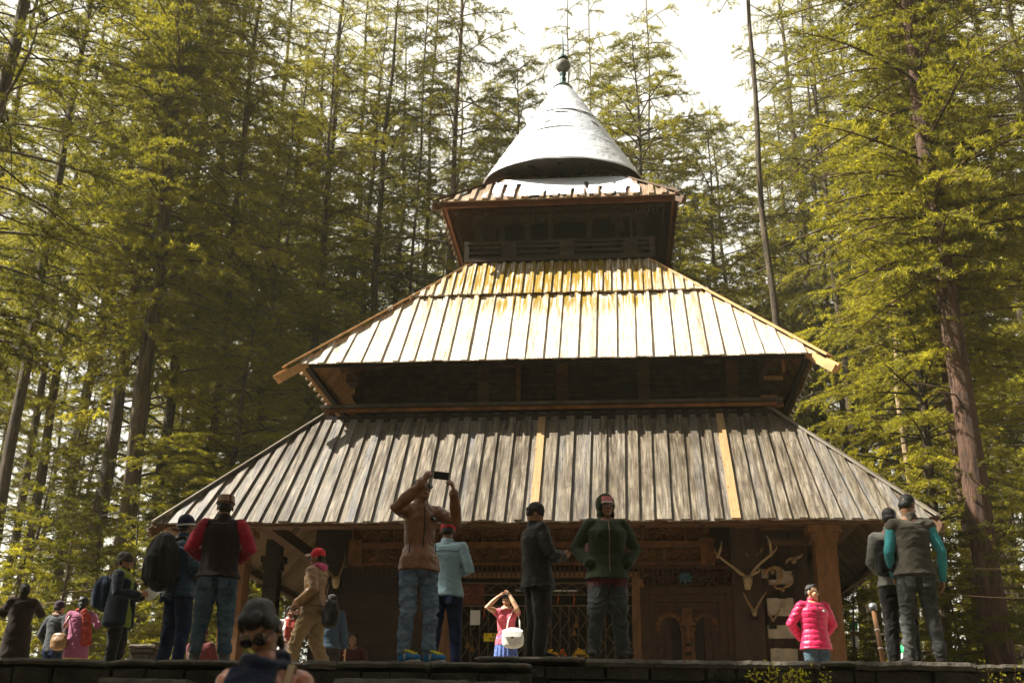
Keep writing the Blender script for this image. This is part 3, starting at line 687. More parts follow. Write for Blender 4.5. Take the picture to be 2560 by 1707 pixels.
tw = P['root']; s_ = P['s']; mb.X = Matrix.Translation((.085*s_, -.148*s_, 1.335*s_)) @ Matrix.Rotation(R(80), 4, 'X'); mb.lathe([(.0, .012), (.030, .010), (.034, 0), (0, -.004)], n=20); mb.X = None
bd_ = mb.build('badge', M['black'], P['root']); mb = MB(); mb.X = Matrix.Translation((.085*s_, -.160*s_, 1.335*s_)) @ Matrix.Rotation(R(80), 4, 'X')
mb.box((-.004, .004, .0), (.022, .008, .003)); mb.box((.006, -.008, .0), (.007, .018, .003)); mb.X = None; mb.build('badge_mark', M['paper'], bd_)
wv = (P['Q']['wrL']*.9+P['Q']['elL']*.1); mb = MB(); dv = (P['Q']['wrL']-P['Q']['elL']).normalized(); mb.tube([wv-dv*.012, wv+dv*.012], .041, 16); mb.build('watch', M['black'], P['root'])
# light blue shirt man
loc, H = standing(1112, 1303, 12.0, WA+.01, 1560)
P = person('man in light blue shirt and red cap seen from behind', loc, R(168), H, J(elL=(.25, .02, 1.17), wrL=(.10, -.18, 1.15), elR=(-.29, .05, 1.15), wrR=(-.12, -.18, 1.20), **{k: v for k, v in WIDE.items()}),
    skn='brown', head=(R(10), R(10), 0), build=1.08, hat=('cap', 'c_redcap'),
    outfit=[dict(k='trousers', m='denim_dark', infl=.016, amp=.007), dict(k='shirt', m='c_chambray', infl=.028, hem=.86, amp=.008, f=6), dict(k='shoes', m='fab_black')])
# black jacket man looking at his hands
loc, H = standing(1343, 1260, 11.9, WB+.005, 1560)
P = person('man in black jacket and black knit hat looking down at his hands', loc, R(112), H, J(elL=(.27, -.02, 1.15), wrL=(.07, -.28, 1.17), elR=(-.27, -.04, 1.15), wrR=(-.05, -.29, 1.15)),
    skn='tan', head=(R(-12), R(28), 0), build=1.16, lean=R(3), hat=('beanie', 'fab_dark'),
    hands=dict(L=dict(d=(-.5, -.8, .1), n=(0, 0, 1), t=(.6, -.5, 0), curl=.6), R=dict(d=(.5, -.8, .1), n=(0, 0, 1), t=(-.6, -.5, 0), curl=.6)),
    outfit=[dict(k='trousers', m='fab_dark', infl=.034, amp=.008, zf=1.), dict(k='jacket', m='leather_blk', infl=.04, hem=.78, amp=.013, f=6), dict(k='shoes', m='fab_black')])
# green hoodie woman
loc, H = standing(1520, 1240, 11.65, WB+.005, 1560)
P = person('woman in dark green hoodie and pink knit hat with her hands in her pockets', loc, R(6), H, J(WIDE, elL=(.33, .07, 1.17), wrL=(.20, -.07, .99), elR=(-.33, .07, 1.17), wrR=(-.20, -.07, .99)),
    hands=dict(L=dict(d=(-.75, -.1, -.6), n=(0, 1, 0), t=(0, 0, 1)), R=dict(d=(.75, -.1, -.6), n=(0, 1, 0), t=(0, 0, 1))),
    skn='brown', head=(R(6), R(-3), 0), build=1.22, female=True, hair='tied', hat=('beanie', 'c_knitpink', dict(trim='c_knitwhite')),
    outfit=[dict(k='trousers', m='c_greypants', infl=.026, amp=.012, zf=1.7, stack=1.0), dict(k='jacket', m='c_olive', infl=.032, hem=.83, amp=.008, f=5, hoodup=True, zip='iron'), dict(k='shoes', m='fab_dark')])
glasses(P, False, 'glasses')
rt, s_ = P['root'], P['s']
mb = MB()
for k in range(46):
    a = -math.pi+2*math.pi*k/46; x, y = .212*math.cos(a)*s_, .160*math.sin(a)*s_
    mb.box((x, y, .80*s_+.01*math.sin(k*2.7)), (.020, .014, .085+.03*math.sin(k*1.9)), rz=a)
o = mb.build('scarf_fringe', M['c_maroon'], rt)
mb = MB(); mb.X = Matrix.Translation((.155*s_, -.075*s_, .70*s_)) @ Matrix.Rotation(R(35), 4, 'Z')
for q in (-1, 0, 1): mb.tube([(-.02+q*.012, 0, -.02), (0+q*.012, -.004, 0), (.022+q*.012, 0, .010+q*.004)], .0065, 6)
mb.X = None; mb.build('trouser_print', M['paper'], rt)
backpack('dark red backpack with pink straps worn by the woman in the green hoodie', P, M['c_maroon'], (.36, .16, .42), 1.16, M['c_strap_pink'], dy=.03)
# vest man
loc, H = standing(532, 1240, 11.5, WA+.01, 1560)
P = person('man in black vest with crimson sleeves and felt cap seen from behind', loc, R(187), H, J(WIDE, elL=(.31, .03, 1.18), wrL=(.16, -.20, 1.12), elR=(-.31, .03, 1.18), wrR=(-.16, -.20, 1.12)),
    skn='brown', head=(R(6), R(2), 0), build=1.15, hat=('pillbox', 'c_feltcap', dict(band='c_maroon')),
    outfit=[dict(k='trousers', m='denim_mid', infl=.022, amp=.010, zf=1.6, ank=.15), dict(k='vest', m='c_black_vest', infl=.036, hem=.88, amp=.007, sm='c_crimson', ai=.030, spuff=.007), dict(k='boots', m='c_boot')])
# blue quilted jacket man
loc, H = standing(445, 1290, 12.35, WA+.01, 1500)
P = person('man in blue quilted jacket and printed navy hat carrying a black backpack', loc, R(140), H, J(WIDE, elL=(.27, .02, 1.15), wrL=(.14, -.18, 1.0), elR=(-.27, .02, 1.15), wrR=(-.14, -.18, 1.0)),
    skn='brown', build=1.1, hat=('beanie', 'c_navyhat', dict(trim='c_knitwhite')), hair='short',
    outfit=[dict(k='trousers', m='denim_dark', infl=.022, amp=.008), dict(k='jacket', m='c_bluepuff', infl=.034, hem=.82, amp=.004, puff=.007, per=.06), dict(k='shoes', m='fab_black')])
backpack('large black backpack on the man in the blue quilted jacket', P, M['fab_black'], (.36, .24, .56), 1.20, dy=.05)
# green and black jacket man
loc, H = standing(302, 1384, 14.4, TZ, 1500)
P = person('bearded man in green and dark jacket reading a leaflet', loc, R(86), H, J(elL=(.25, -.03, 1.17), wrL=(.08, -.27, 1.16), elR=(-.25, -.03, 1.17), wrR=(-.08, -.27, 1.16)),
    skn='tan', head=(R(6), R(14), 0), hat=('beanie', 'c_olivehat', dict(slouch=1)), hands=dict(L=dict(d=(-.3, -.8, .3), n=(-1, 0, 0), t=(0, 0, 1), curl=.6), R=dict(d=(.3, -.8, .3), n=(1, 0, 0), t=(0, 0, 1), curl=.6)),
    outfit=[dict(k='trousers', m='fab_black', infl=.03, amp=.009), dict(k='vest', m='c_limegreen', infl=.034, hem=.74, amp=.008, sm='c_teal_dk', ai=.030), dict(k='shoes', m='fab_black')])
pb = PB(); pb.ell((0, -.052, -.085), (.048, .042, .034), P['HM']); pb.ell((0, -.01, -.075), (.067, .055, .03), P['HM']); fuse(pb, 'beard', .007, M['hair'], P['root'], 1, lambda p: .004*noise.noise(p*60))
Q, s_ = P['Q'], P['s']; pb = PB(); pb.loft([Q['chest']+Vector((.10, -.02, -.0)), Q['hip']+Vector((.135, 0, -.16))], [(.06, .13), (.075, .155)], side=(1, 0, 0)); pb.loft([Q['chest']+Vector((-.10, -.02, -.0)), Q['hip']+Vector((-.135, 0, -.16))], [(.06, .13), (.075, .155)], side=(1, 0, 0))
fuse(pb, 'side_panel', .012, M['c_teal_dk'], P['root'], 2)
backpack('small navy backpack on the man reading a leaflet', P, M['c_navy_pack'], (.28, .18, .42), 1.20, dy=.03)
pc = to_world(P, (0, -.42, 1.20)); mb = MB(); mb.box((-.001, -.06, 0), (.002, .13, .16), ry=.15); mb.box((.03, .04, .01), (.002, .10, .15), ry=-.4)
e = tag(mb.build('leaflet', M['paper']), 'white folded leaflet in the hands of the bearded man', 'leaflet'); e.location = pc; e.rotation_euler = (R(-35), 0, R(86))
# woman with a bun at far left
loc, H = standing(48, 1459, 15.8, TZ, 1560)
P = person('woman in dark brown coat with hair bun photographing at the far left', loc, R(200), H, dict(elL=(.30, -.12, 1.25), wrL=(.13, -.30, 1.50), elR=(-.32, -.16, 1.26), wrR=(-.24, -.36, 1.42)), skn='tan', hair='bun', build=1.1,
    hands=dict(L=dict(d=(-.3, -.4, .8), n=(-1, 0, 0), t=(0, -1, .3), curl=.7), R=dict(d=(.3, -.3, .8), n=(1, 0, 0), t=(0, -1, .3), curl=.7)),
    outfit=[dict(k='trousers', m='fab_dark', infl=.02), dict(k='jacket', m='c_brown_coat', infl=.045, hem=.50, amp=.012, f=5), dict(k='shoes', m='fab_black')])
# dark jacket, purple hat
loc, H = standing(143, 1503, 17.8, TZ, 1560)
person('small figure in slate jacket and purple knit hat behind the pink-sweater woman', loc, R(160), H, J(POCK), skn='fair', build=1.05, hat=('beanie', 'c_purple'),
    outfit=[dict(k='trousers', m='denim_dark', infl=.02), dict(k='jacket', m='c_slate', infl=.035, hem=.82, amp=.008), dict(k='scarf', m='c_feltcap', tails=False), dict(k='shoes', m='fab_black')])
# pink sweater woman
loc, H = standing(200, 1492, 17.3, TZ, 1560)
P = person('woman in pink sweater with red patterned scarf photographing away from the camera', loc, R(185), H, dict(elL=(.28, -.14, 1.26), wrL=(.14, -.30, 1.48), elR=(-.28, -.12, 1.26), wrR=(-.15, -.30, 1.46)), skn='tan', hair='tied', build=1.1, female=True,
    hands=dict(L=dict(d=(-.3, -.4, .8), curl=.7), R=dict(d=(.3, -.4, .8), curl=.7)),
    outfit=[dict(k='skirt', m='c_yellowprint'), dict(k='jacket', m='c_pinkknit', infl=.030, hem=.66, amp=.006), dict(k='scarf', m='c_redscarf', tails=False, back=True), dict(k='shoes', m='fab_dark')])
q = to_world(P, (.30, .10, .95)); shoulder_bag('brown handbag at the hip of the pink-sweater woman', q, R(170), M['leather2'], (.26, .12, .22), [to_world(P, v) for v in ((.30, .10, 1.03), (.24, .14, 1.25), (.16, .06, 1.47), (.20, -.10, 1.36), (.30, .02, 1.04))])
# red cap, pink hood, leather jacket
loc, H = standing(782, 1372, 14.3, TZ, 1560)
P = person('man in tan leather jacket with pink hood and red cap walking to the left', loc, R(-106), H, dict(elL=(.26, .10, 1.18), wrL=(.22, -.14, 1.0), elR=(-.27, -.02, 1.17), wrR=(-.23, -.26, 1.0), knL=(.10, -.18, .53), anL=(.10, -.25, .12), toL=(.11, -.42, .06), knR=(-.10, .03, .50), anR=(-.10, .22, .12), toR=(-.11, .07, .035)),
    skn='brown', head=(R(4), R(4), 0), hat=('cap', 'c_redcap', dict(peak='c_knitwhite')),
    outfit=[dict(k='trousers', m='c_khaki', infl=.032, amp=.012, zf=1.5), dict(k='jacket', m='leather2', infl=.034, hem=.86, amp=.012, f=6), dict(k='scarf', m='c_pinkhood', tails=False, dz=.01), dict(k='shoes', m='leather2')])
pb = PB(); pb.ell((0, .07, -.13), (.11, .07, .055), P['HM']); fuse(pb, 'hood', .009, M['c_pinkhood'], P['root'], 2, lambda p: .005*noise.noise(p*20))
q = to_world(P, (.12, .30, .88)); shoulder_bag('black camera bag slung behind the man with the red cap', q, R(-60), M['fab_black'], (.30, .20, .24), [to_world(P, v) for v in ((.12, .28, .98), (.10, .20, 1.15), (-.04, .165, 1.32), (-.16, .03, 1.50), (-.12, -.13, 1.36), (.06, -.16, 1.12), (.20, .05, .98), (.16, .24, .96))])
# blue-grey jacket behind
loc, H = standing(826, 1488, 17.6, TZ, 1560)
P = person('person in blue grey sweater and dark hat holding an orange stick under the temple eave', loc, R(178), H, J(elR=(-.25, .03, 1.15), wrR=(-.27, -.03, .90), elL=(.24, .02, 1.15), wrL=(.20, -.08, .92)), skn='fair', build=1.1, hat=('beanie', 'fab_black'),
    outfit=[dict(k='trousers', m='fab_dark', infl=.02), dict(k='jacket', m='c_blue_gr', infl=.026, hem=.86, amp=.007), dict(k='shoes', m='fab_black')])
mb = MB(); mb.tube([(0, 0, -.25), (0, 0, .02)], .012, 8); e = tag(mb.build('candle_stick', M['rafter']), 'orange stick held low by the person in the blue grey sweater', 'stick'); e.location = P['root'].matrix_basis @ (P['Q']['wrR']+Vector((0, -.03, -.09)))
# woman tying her hair
loc, H = standing(1266, 1480, 16.3, TZ, 1560)
P = person('sunlit woman in sleeveless pink top raising both hands to her hair', loc, R(-6), H, dict(elR=(-.33, -.12, 1.48), wrR=(-.13, -.12, 1.66), elL=(.20, -.27, 1.45), wrL=(.07, -.18, 1.67)), skn='fair', head=(R(-10), R(32), R(4)), hair='tied', female=True, vox=.0065,
    hands=dict(R=dict(d=(.6, 0, .6), n=(.3, 0, -1), t=(0, -1, 0), curl=.6), L=dict(d=(-.4, .2, .8), n=(-.6, 0, -.6), t=(0, -1, 0), curl=.7)),
    outfit=[dict(k='skirt', m='c_skirt'), dict(k='shirt', m='c_pinktop', infl=.014, hem=.86, sleeves=False, collar=False, amp=.005), dict(k='shoes', m='fab_dark')])
q = to_world(P, (.14, -.26, .96)); shoulder_bag('cream white handbag hanging in front of the woman in the pink top', q, R(-6), M['c_whitebag'], (.30, .13, .24), [to_world(P, v) for v in ((.03, -.24, 1.06), (.05, -.19, 1.25), (.13, -.05, 1.47), (.17, .02, 1.47), (.24, -.12, 1.25), (.26, -.24, 1.05))], flap=M['paper'])
# pink puffer man
loc, H = standing(2036, 1461, 17.0, TZ, 1560)
P = person('man in bright pink quilted jacket looking to the side with hands behind his back', loc, R(8), H, dict(elL=(.33, .09, 1.17), wrL=(.16, .20, .98), elR=(-.33, .09, 1.17), wrR=(-.14, .20, .98)), skn='fair', head=(R(42), R(-2), 0), build=1.14, vox=.0065,
    outfit=[dict(k='trousers', m='denim_mid', infl=.024), dict(k='jacket', m='c_magenta', infl=.042, hem=.80, amp=.004, puff=.010, per=.082, zip='c_maroon', vox=.009), dict(k='shoes', m='fab_black')])
mb = MB(); mb.X = Matrix.Translation((.09*P['s'], -.170*P['s'], 1.34*P['s'])) @ Matrix.Rotation(R(80), 4, 'X'); mb.lathe([(.0, .008), (.02, .006), (.02, 0)], n=14); mb.X = None; mb.build('badge', M['paper'], P['root'])
# grey vest and turquoise sleeves
loc, H = standing(2303, 1238, 11.75, WB+.005, 1560)
P = person('man in grey vest with turquoise sleeves seen from behind at the right', loc, R(172), H, J(WIDE, elR=(-.28, .05, 1.13), wrR=(-.27, -.02, .86), elL=(.25, .03, 1.13), wrL=(.20, -.10, .92)), skn='tan', head=(R(-40), R(22), 0), build=1.05,
    outfit=[dict(k='trousers', m='denim_grey', infl=.018, amp=.011, zf=1.9, stack=1.2), dict(k='vest', m='c_greyvest', infl=.036, hem=.90, amp=.012, f=5, sm='c_turq', ai=.010), dict(k='shoes', m='fab_dark')])
# backpack man beside
loc, H = standing(2252, 1272, 12.1, WB+.01, 1560)
P = person('man in black trousers and grey sleeves partly hidden behind the grey vest man', loc, R(150), H, J(elL=(.25, .02, 1.15), wrL=(.14, -.16, 1.02), elR=(-.25, .02, 1.15), wrR=(-.14, -.16, 1.02)), skn='brown', head=(R(10), R(10), 0),
    outfit=[dict(k='trousers', m='fab_black', infl=.026), dict(k='jacket', m='c_greysleeve', infl=.022, hem=.88, amp=.007), dict(k='shoes', m='fab_black')])
backpack('slim black backpack on the man behind the grey vest man', P, M['fab_black'], (.28, .15, .40), 1.16, dy=.02)
# seated figures under the eave
SIT = dict(hip=(0, 0, .34), waist=(0, .02, .50), rib=(0, .0, .63), chest=(0, -.03, .75), top=(0, -.04, .85), neck=(0, -.03, .90), head=(0, -.06, 1.02), shL=(.18, -.03, .83), elL=(.22, -.15, .60), wrL=(.10, -.34, .55), shR=(-.18, -.03, .83), elR=(-.22, -.15, .60), wrR=(-.10, -.34, .55),
           hipL=(.09, 0, .32), knL=(.16, -.36, .50), anL=(.14, -.30, .09), toL=(.16, -.45, .035), hipR=(-.09, 0, .32), knR=(-.16, -.36, .50), anR=(-.14, -.30, .09), toR=(-.16, -.45, .035))
for px, Y, lab, jm, hm, rz in ((498, 18.5, 'crouching person in maroon knit hat seen between the legs of the vest man', 'c_maroon', 'c_maroon', R(160)), (880, 18.9, 'seated person in dark red shawl in the shade by the temple door', 'c_darkred', None, R(10))):
    person(lab, (at(px, 1620, Y).x, Y, TZ+.05), rz, 1.72, SIT, skn='brown', hat=('beanie', hm) if hm else None, hair='tied', outfit=[dict(k='trousers', m='fab_dark', infl=.02), dict(k='jacket', m=jm, infl=.03, hem=.25, amp=.008), dict(k='shoes', m='fab_black')])
loc, H = standing(724, 1515, 17.5, TZ, 1560)
person('person in white top and red striped shawl behind the man with the red cap', loc, R(20), H, J(FOLD), skn='brown', hair='tied', female=True,
    outfit=[dict(k='trousers', m='fab_dark', infl=.02), dict(k='jacket', m='c_knitwhite', infl=.025, hem=.80), dict(k='scarf', m='c_redscarf'), dict(k='shoes', m='fab_black')])
# foreground woman with sunglasses
loc = (at(646, 1600, 4.55).x, 4.66, .70); H = 1.58
P = person('woman with sunglasses and navy scarf looking down in the foreground', loc, R(2), H, J(head=(-.045, -.035, 1.66), neck=(-.01, .0, 1.51), shL=(.150, .01, 1.415), shR=(-.150, .01, 1.415), elL=(.215, .04, 1.15), elR=(-.215, .04, 1.15), wrL=(.14, -.18, 1.0), wrR=(-.14, -.18, 1.0)), skn='brown', head=(R(-14), R(44), R(-8)), hair='tied', female=True, vox=.0045, lean=R(15), build=.95,
    outfit=[dict(k='trousers', m='denim_dark', infl=.02), dict(k='jacket', m='leather_red', infl=.020, hem=.84, amp=.007, f=7, vox=.007, collar=False), dict(k='scarf', m='c_navyscarf', vox=.007, dz=.022, t=((.02, .46), (-.05, .44), (-.11, .42), (-.075, .40))), dict(k='shoes', m='fab_dark')])
glasses(P)
sj = P['s']; QQ = P['Q']
mb = MB(); mb.tube([QQ['top']+Vector((.115*sj, .06, .035)), QQ['top']+Vector((.118*sj, -.05, .045)), QQ['chest']+Vector((.105*sj, -.150*sj, 0)), QQ['rib']+Vector((.09*sj, -.155*sj, 0)), QQ['waist']+Vector((.10*sj, -.15*sj, 0))], .016, 8, flat=.3)
mb.build('bag_strap', M['c_khaki'], P['root'], smooth=True)
for q in (-1, 1):
    mb = MB(); mb.tube([P['HM'] @ Vector((q*.080, -.005, -.035)), P['HM'] @ Vector((q*.081, -.006, -.046))], .004, 8); mb.build('earring', M['marigold_e'], P['root'])
for q in (-1, 1):
    m2 = MB(); c0 = QQ['neck']+Vector((q*.075*sj, .03, -.01)); c1 = QQ['top']+Vector((q*.10*sj, -.10*sj, .0)); c2 = QQ['chest']+Vector((q*.105*sj, -.140*sj, .0)); c3 = QQ['rib']+Vector((q*.03*sj, -.150*sj, .0)); c4 = c1+Vector((q*.055, .03, .005))
    m2.add([c0, c1, c2, c3, c4, c0+Vector((q*.03, .02, -.015))], [(0, 1, 4, 5), (1, 2, 4), (1, 3, 2)]); lp = m2.build('lapel', M['leather_red'], P['root']); md = lp.modifiers.new('thickness', 'SOLIDIFY'); md.thickness = .007
M['dk_boards'] = simple('dark_wall_boards', (.035, .018, .010), .7, .6, 5, .5, stretch=(.3, 1, 1))
# ------------------------------------------------------------------ the temple
temple = tag(empty('temple', (TX, TY, TZ), TROT), 'tall wooden pagoda temple with three square board roofs and a metal cone on top', 'temple')
TM = Matrix.Translation((TX, TY, 0)) @ Matrix.Rotation(TROT, 4, 'Z')
def tp(x, y, z): return TM @ Vector((x, y, z))     # temple-local (z absolute) to world

def clip(poly, he, ht, side):
    # keep side*u <= he+(ht-he)*t ; poly of (u,t)
    out = []
    g = lambda p: he+(ht-he)*p[1]-side*p[0]
    for i in range(len(poly)):
        a, b = poly[i-1], poly[i]; ga, gb = g(a), g(b)
        if (ga >= 0) != (gb >= 0):
            k = ga/(ga-gb); out.append((a[0]+(b[0]-a[0])*k, a[1]+(b[1]-a[1])*k))
        if gb >= 0: out.append(b)
    return out
def roof(mb, he, ze, ht, zt, t0, t1, per, bw, lift, seed, fan=0., under=True, special=None, jit=.02, th=.028):
    rnd = random.Random(seed)
    L = math.hypot(he-ht, zt-ze)
    for side in range(4):
        Rz = Matrix.Rotation(side*math.pi/2, 4, 'Z')
        sl = Vector((0, he-ht, zt-ze)).normalized(); nn = Vector((0, -sl.z, sl.y))
        def P(u, t, o): return Rz @ (Vector((u, -he, ze))+Vector((0, (he-ht)*t, (zt-ze)*t))+nn*o)
        def fanu(u, t): 
            a = abs(u)/he
            return u*(1+ (-fan*max(0, a-.35)**1.3+ (.03 if fan else 0))*t)
        def board(u0, u1, ta, tb, o, thk, sp):
            ta = ta + rnd.uniform(-jit, jit)/L if ta <= t0+1e-6 else ta
            poly = [(fanu(u0, ta), ta), (fanu(u1, ta), ta), (fanu(u1, tb), tb), (fanu(u0, tb), tb)]
            poly = clip(clip(poly, he, ht, 1), he, ht, -1)
            if len(poly) < 3: return
            mb.cur = (rnd.random(), rnd.random(), sp)
            n = len(poly); tilt = rnd.uniform(-.004, .004)
            top = [P(u, t, o+thk+tilt) for u, t in poly]; bot = [P(u, t, o) for u, t in poly]
            uvs = [(u, t*L) for u, t in poly]
            fs = [tuple(range(n)), tuple(range(2*n-1, n-1, -1))]+[(i+n, (i+1) % n+n, (i+1) % n, i) for i in range(n)]
            fuv = [uvs, uvs[::-1]]+[[uvs[i], uvs[(i+1) % n], uvs[(i+1) % n], uvs[i]] for i in range(n)]
            mb.m = 0; mb.add(top+bot, fs[:1]+fs[2:], fuv[:1]+fuv[2:]); mb.m = 1; mb.add(bot, [tuple(range(n-1, -1, -1))], [uvs[::-1]]); mb.m = 0
        u = -he-.2; i = 0
        while u < he+.2:
            w = per*rnd.uniform(.85, 1.18)
            if under: board(u+.003, u+w-.003, t0, t1, lift, th, 0)
            sp = 0
            if special and side == 0 and any(abs(u+w-q) < per*.5 for q in special): sp = 1
            b = bw*rnd.uniform(.85, 1.15)
            board(u+w-b/2, u+w+b/2, t0-.012, t1, lift+th+.004+rnd.uniform(0,.004), th*1.5, sp)
            u += w; i += 1
LX = -.2
he1, ze1, ht1, zt1 = 6.28, 5.53, 4.16, 8.0
he2, ze2, ht2, zt2 = 4.79, 8.88, 1.89, 12.19
he3, ze3, ht3, zt3 = 2.58, 13.41, 1.08, 14.80
mb = MB(); roof(mb, he1, ze1, ht1, zt1, 0, 1, .262, .145, 0, 3, fan=.25, special=(-.12, 3.12), jit=.035, th=.023)
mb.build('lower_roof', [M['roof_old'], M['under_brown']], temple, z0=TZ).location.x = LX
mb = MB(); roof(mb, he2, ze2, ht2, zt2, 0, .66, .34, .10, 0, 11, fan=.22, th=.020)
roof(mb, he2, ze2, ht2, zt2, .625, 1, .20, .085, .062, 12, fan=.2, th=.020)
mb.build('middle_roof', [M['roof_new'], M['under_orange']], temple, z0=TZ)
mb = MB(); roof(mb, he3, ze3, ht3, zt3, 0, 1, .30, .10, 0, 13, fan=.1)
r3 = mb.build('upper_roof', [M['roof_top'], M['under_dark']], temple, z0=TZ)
# glare on the front of the upper roof, put in as a thin white sheet
def glare_patch():
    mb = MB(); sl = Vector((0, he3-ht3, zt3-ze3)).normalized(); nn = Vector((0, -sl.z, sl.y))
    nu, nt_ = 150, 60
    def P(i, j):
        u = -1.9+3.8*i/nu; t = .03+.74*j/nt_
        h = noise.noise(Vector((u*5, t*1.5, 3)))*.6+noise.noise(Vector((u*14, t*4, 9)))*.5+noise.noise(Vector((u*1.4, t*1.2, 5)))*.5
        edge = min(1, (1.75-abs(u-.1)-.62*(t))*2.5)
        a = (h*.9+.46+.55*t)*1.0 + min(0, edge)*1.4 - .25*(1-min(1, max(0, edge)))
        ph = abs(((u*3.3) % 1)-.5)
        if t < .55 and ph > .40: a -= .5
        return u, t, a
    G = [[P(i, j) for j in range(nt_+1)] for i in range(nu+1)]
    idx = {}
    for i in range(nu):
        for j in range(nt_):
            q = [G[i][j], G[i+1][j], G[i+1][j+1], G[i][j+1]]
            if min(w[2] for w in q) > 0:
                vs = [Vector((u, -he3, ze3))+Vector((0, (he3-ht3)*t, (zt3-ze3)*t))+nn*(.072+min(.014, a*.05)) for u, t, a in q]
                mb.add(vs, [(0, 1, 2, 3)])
    return mb.build('glare_cover', M['glare_white'], r3, z0=TZ)
glare_patch()

M['rafter_old'] = simple('orange_bracket_wood', (.28, .14, .05), .6, .4, 5, .3)
M['post_dk'] = simple('dark_post_wood', (.06, .036, .022), .7, .4, 6, .3)
M['orange_fascia'] = simple('orange_fascia_wood', (.30, .12, .04), .6, .5, 3, .3)
M['wood_cap'] = simple('grey_cap_board', (.09, .07, .05), .8, .4, 5, .4)
def beam(mb, a, b, w, h):
    a, b = Vector(a), Vector(b); d = (b-a); L = d.length; d.normalize()
    s_ = d.cross(Vector((0, 0, 1))).normalized(); up = s_.cross(d)
    vs = [p+s_*x*w/2+up*y*h/2 for p in (a, b) for x, y in ((-1, -1), (1, -1), (1, 1), (-1, 1))]
    mb.add(vs, [(3, 2, 1, 0), (4, 5, 6, 7), (0, 1, 5, 4), (1, 2, 6, 5), (2, 3, 7, 6), (3, 0, 4, 7)],
           [[(0, 0), (w, 0), (w, h), (0, h)]]*2+[[(0, 0), (w, 0), (w, L), (0, L)]]*4)
for he, ze, ht, zt, ext, w, name, m in ((he1, ze1, ht1, zt1, .10, .13, 'hip_rafter', 'wood_mid'), (he2, ze2, ht2, zt2, .36, .17, 'hip_rafter', 'rafter'), (he3, ze3, ht3, zt3, .16, .12, 'hip_rafter', 'wood_mid')):
    for sx, sy in ((-1, -1), (1, -1), (1, 1), (-1, 1)):
        mb = MB(); d = Vector((sx*(he-ht), sy*(he-ht), ze-zt)); k = ext/math.hypot(he-ht, he-ht)
        a = Vector((sx*ht, sy*ht, zt)); b = Vector((sx*he, sy*he, ze))+d*k
        beam(mb, a-Vector((0, 0, .10)), b-Vector((0, 0, .10)), w*.9, w*.9)       # rafter below the boards
        m3 = MB(); m3.cur = (.5, .5, 0); beam(m3, a+Vector((0, 0, .10)), b-d*k*.3+Vector((0, 0, .10)), w*1.1, .035); m3.build('hip_cap', M['roof_old'] if he > 6 else (M['rafter'] if he > 4 else M['wood_mid']), temple, z0=TZ).location.x = LX if he > 6 else 0
        c2 = b-d*k*.45
        beam(mb, c2-Vector((0, 0, .01)), b+d*k*.2-Vector((0, 0, .01)), w*.5, w*.45)
        mb.build(name, M[m], temple, z0=TZ).location.x = LX if he > 6 else 0
def ring_beam(mb, h, z, w, t):
    for i in range(4):
        Rz = Matrix.Rotation(i*math.pi/2, 4, 'Z'); mb.X = Rz
        mb.b2((-h-(w/2 if i % 2 == 0 else -w/2-.003), -h-w/2, z-t/2), (h+(w/2 if i % 2 == 0 else -w/2-.003), -h+w/2, z+t/2)); mb.X = None
# eave plates under the boards
mb = MB(); ring_beam(mb, he1-.12, ze1+.02, .10, .10); mb.build('eave_plate', M['wood_mid'], temple, z0=TZ).location.x = LX
mb = MB(); ring_beam(mb, he2-.14, ze2+.03, .10, .09); mb.build('eave_plate', M['wood_dark'], temple, z0=TZ)
mb = MB(); ring_beam(mb, he3-.10, ze3-.02, .06, .13); mb.build('eave_plate', M['fascia'], temple, z0=TZ)
# fascia at the top of the lower roof
mb = MB(); ring_beam(mb, ht1+.03, zt1+.14, .05, .06); mb.build('fascia_board', M['orange_fascia'], temple, z0=TZ).location.x = LX*.6
mb = MB(); ring_beam(mb, ht1+.07, zt1+.205, .16, .05); mb.build('fascia_cap', M['wood_cap'], temple, z0=TZ).location.x = LX*.6
# rafters under roofs (visible below)
for he, ze, ht, zt, m, st in ((he1, ze1, ht1, zt1, 'wood_dark', .95), (he2, ze2, ht2, zt2, 'wood_dark', .8)):
    mb = MB()
    for i in (0,):
        Rz = Matrix.Rotation(i*math.pi/2, 4, 'Z'); mb.X = Rz
        x = -ht
        while x <= ht+.01:
            a = Vector((x, -ht, zt-.10)); b = Vector((x*1.0, -he+.15, ze-.03+.0)); beam(mb, a, b, .09, .10); x += st
        mb.X = None
    mb.build('rafters', M[m], temple, z0=TZ)

# level two wall (dark timber and stone)
def wall_ring(mb, h, z0, z1, t=.25):
    for i in range(4):
        mb.X = Matrix.Rotation(i*math.pi/2, 4, 'Z')
        e = 0 if i % 2 == 0 else t
        mb.b2((-h+e, -h, z0), (h-e, -h+t, z1)); mb.X = None
w2 = 3.82
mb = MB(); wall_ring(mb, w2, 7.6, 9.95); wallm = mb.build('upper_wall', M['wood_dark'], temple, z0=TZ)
rnd = random.Random(5)
mb = MB()      # rubble courses and logs on the front and sides of level two
for i in range(4):
    mb.X = Matrix.Rotation(i*math.pi/2, 4, 'Z')
    for z in np.arange(8.25, 9.6, .11):
        x = -3.7
        while x < 3.6:
            L = rnd.uniform(.15, .7)
            if rnd.random() < .75: mb.box((x+L/2, -w2-.01+rnd.uniform(-.012, .02), z), (L*.96, .07, rnd.uniform(.07, .1)))
            x += L
    mb.X = None
mb.build('wall_courses', simple('dark_rubble', (.04, .026, .015), .85, .7, 6, .6), temple, z0=TZ)
mb = MB()
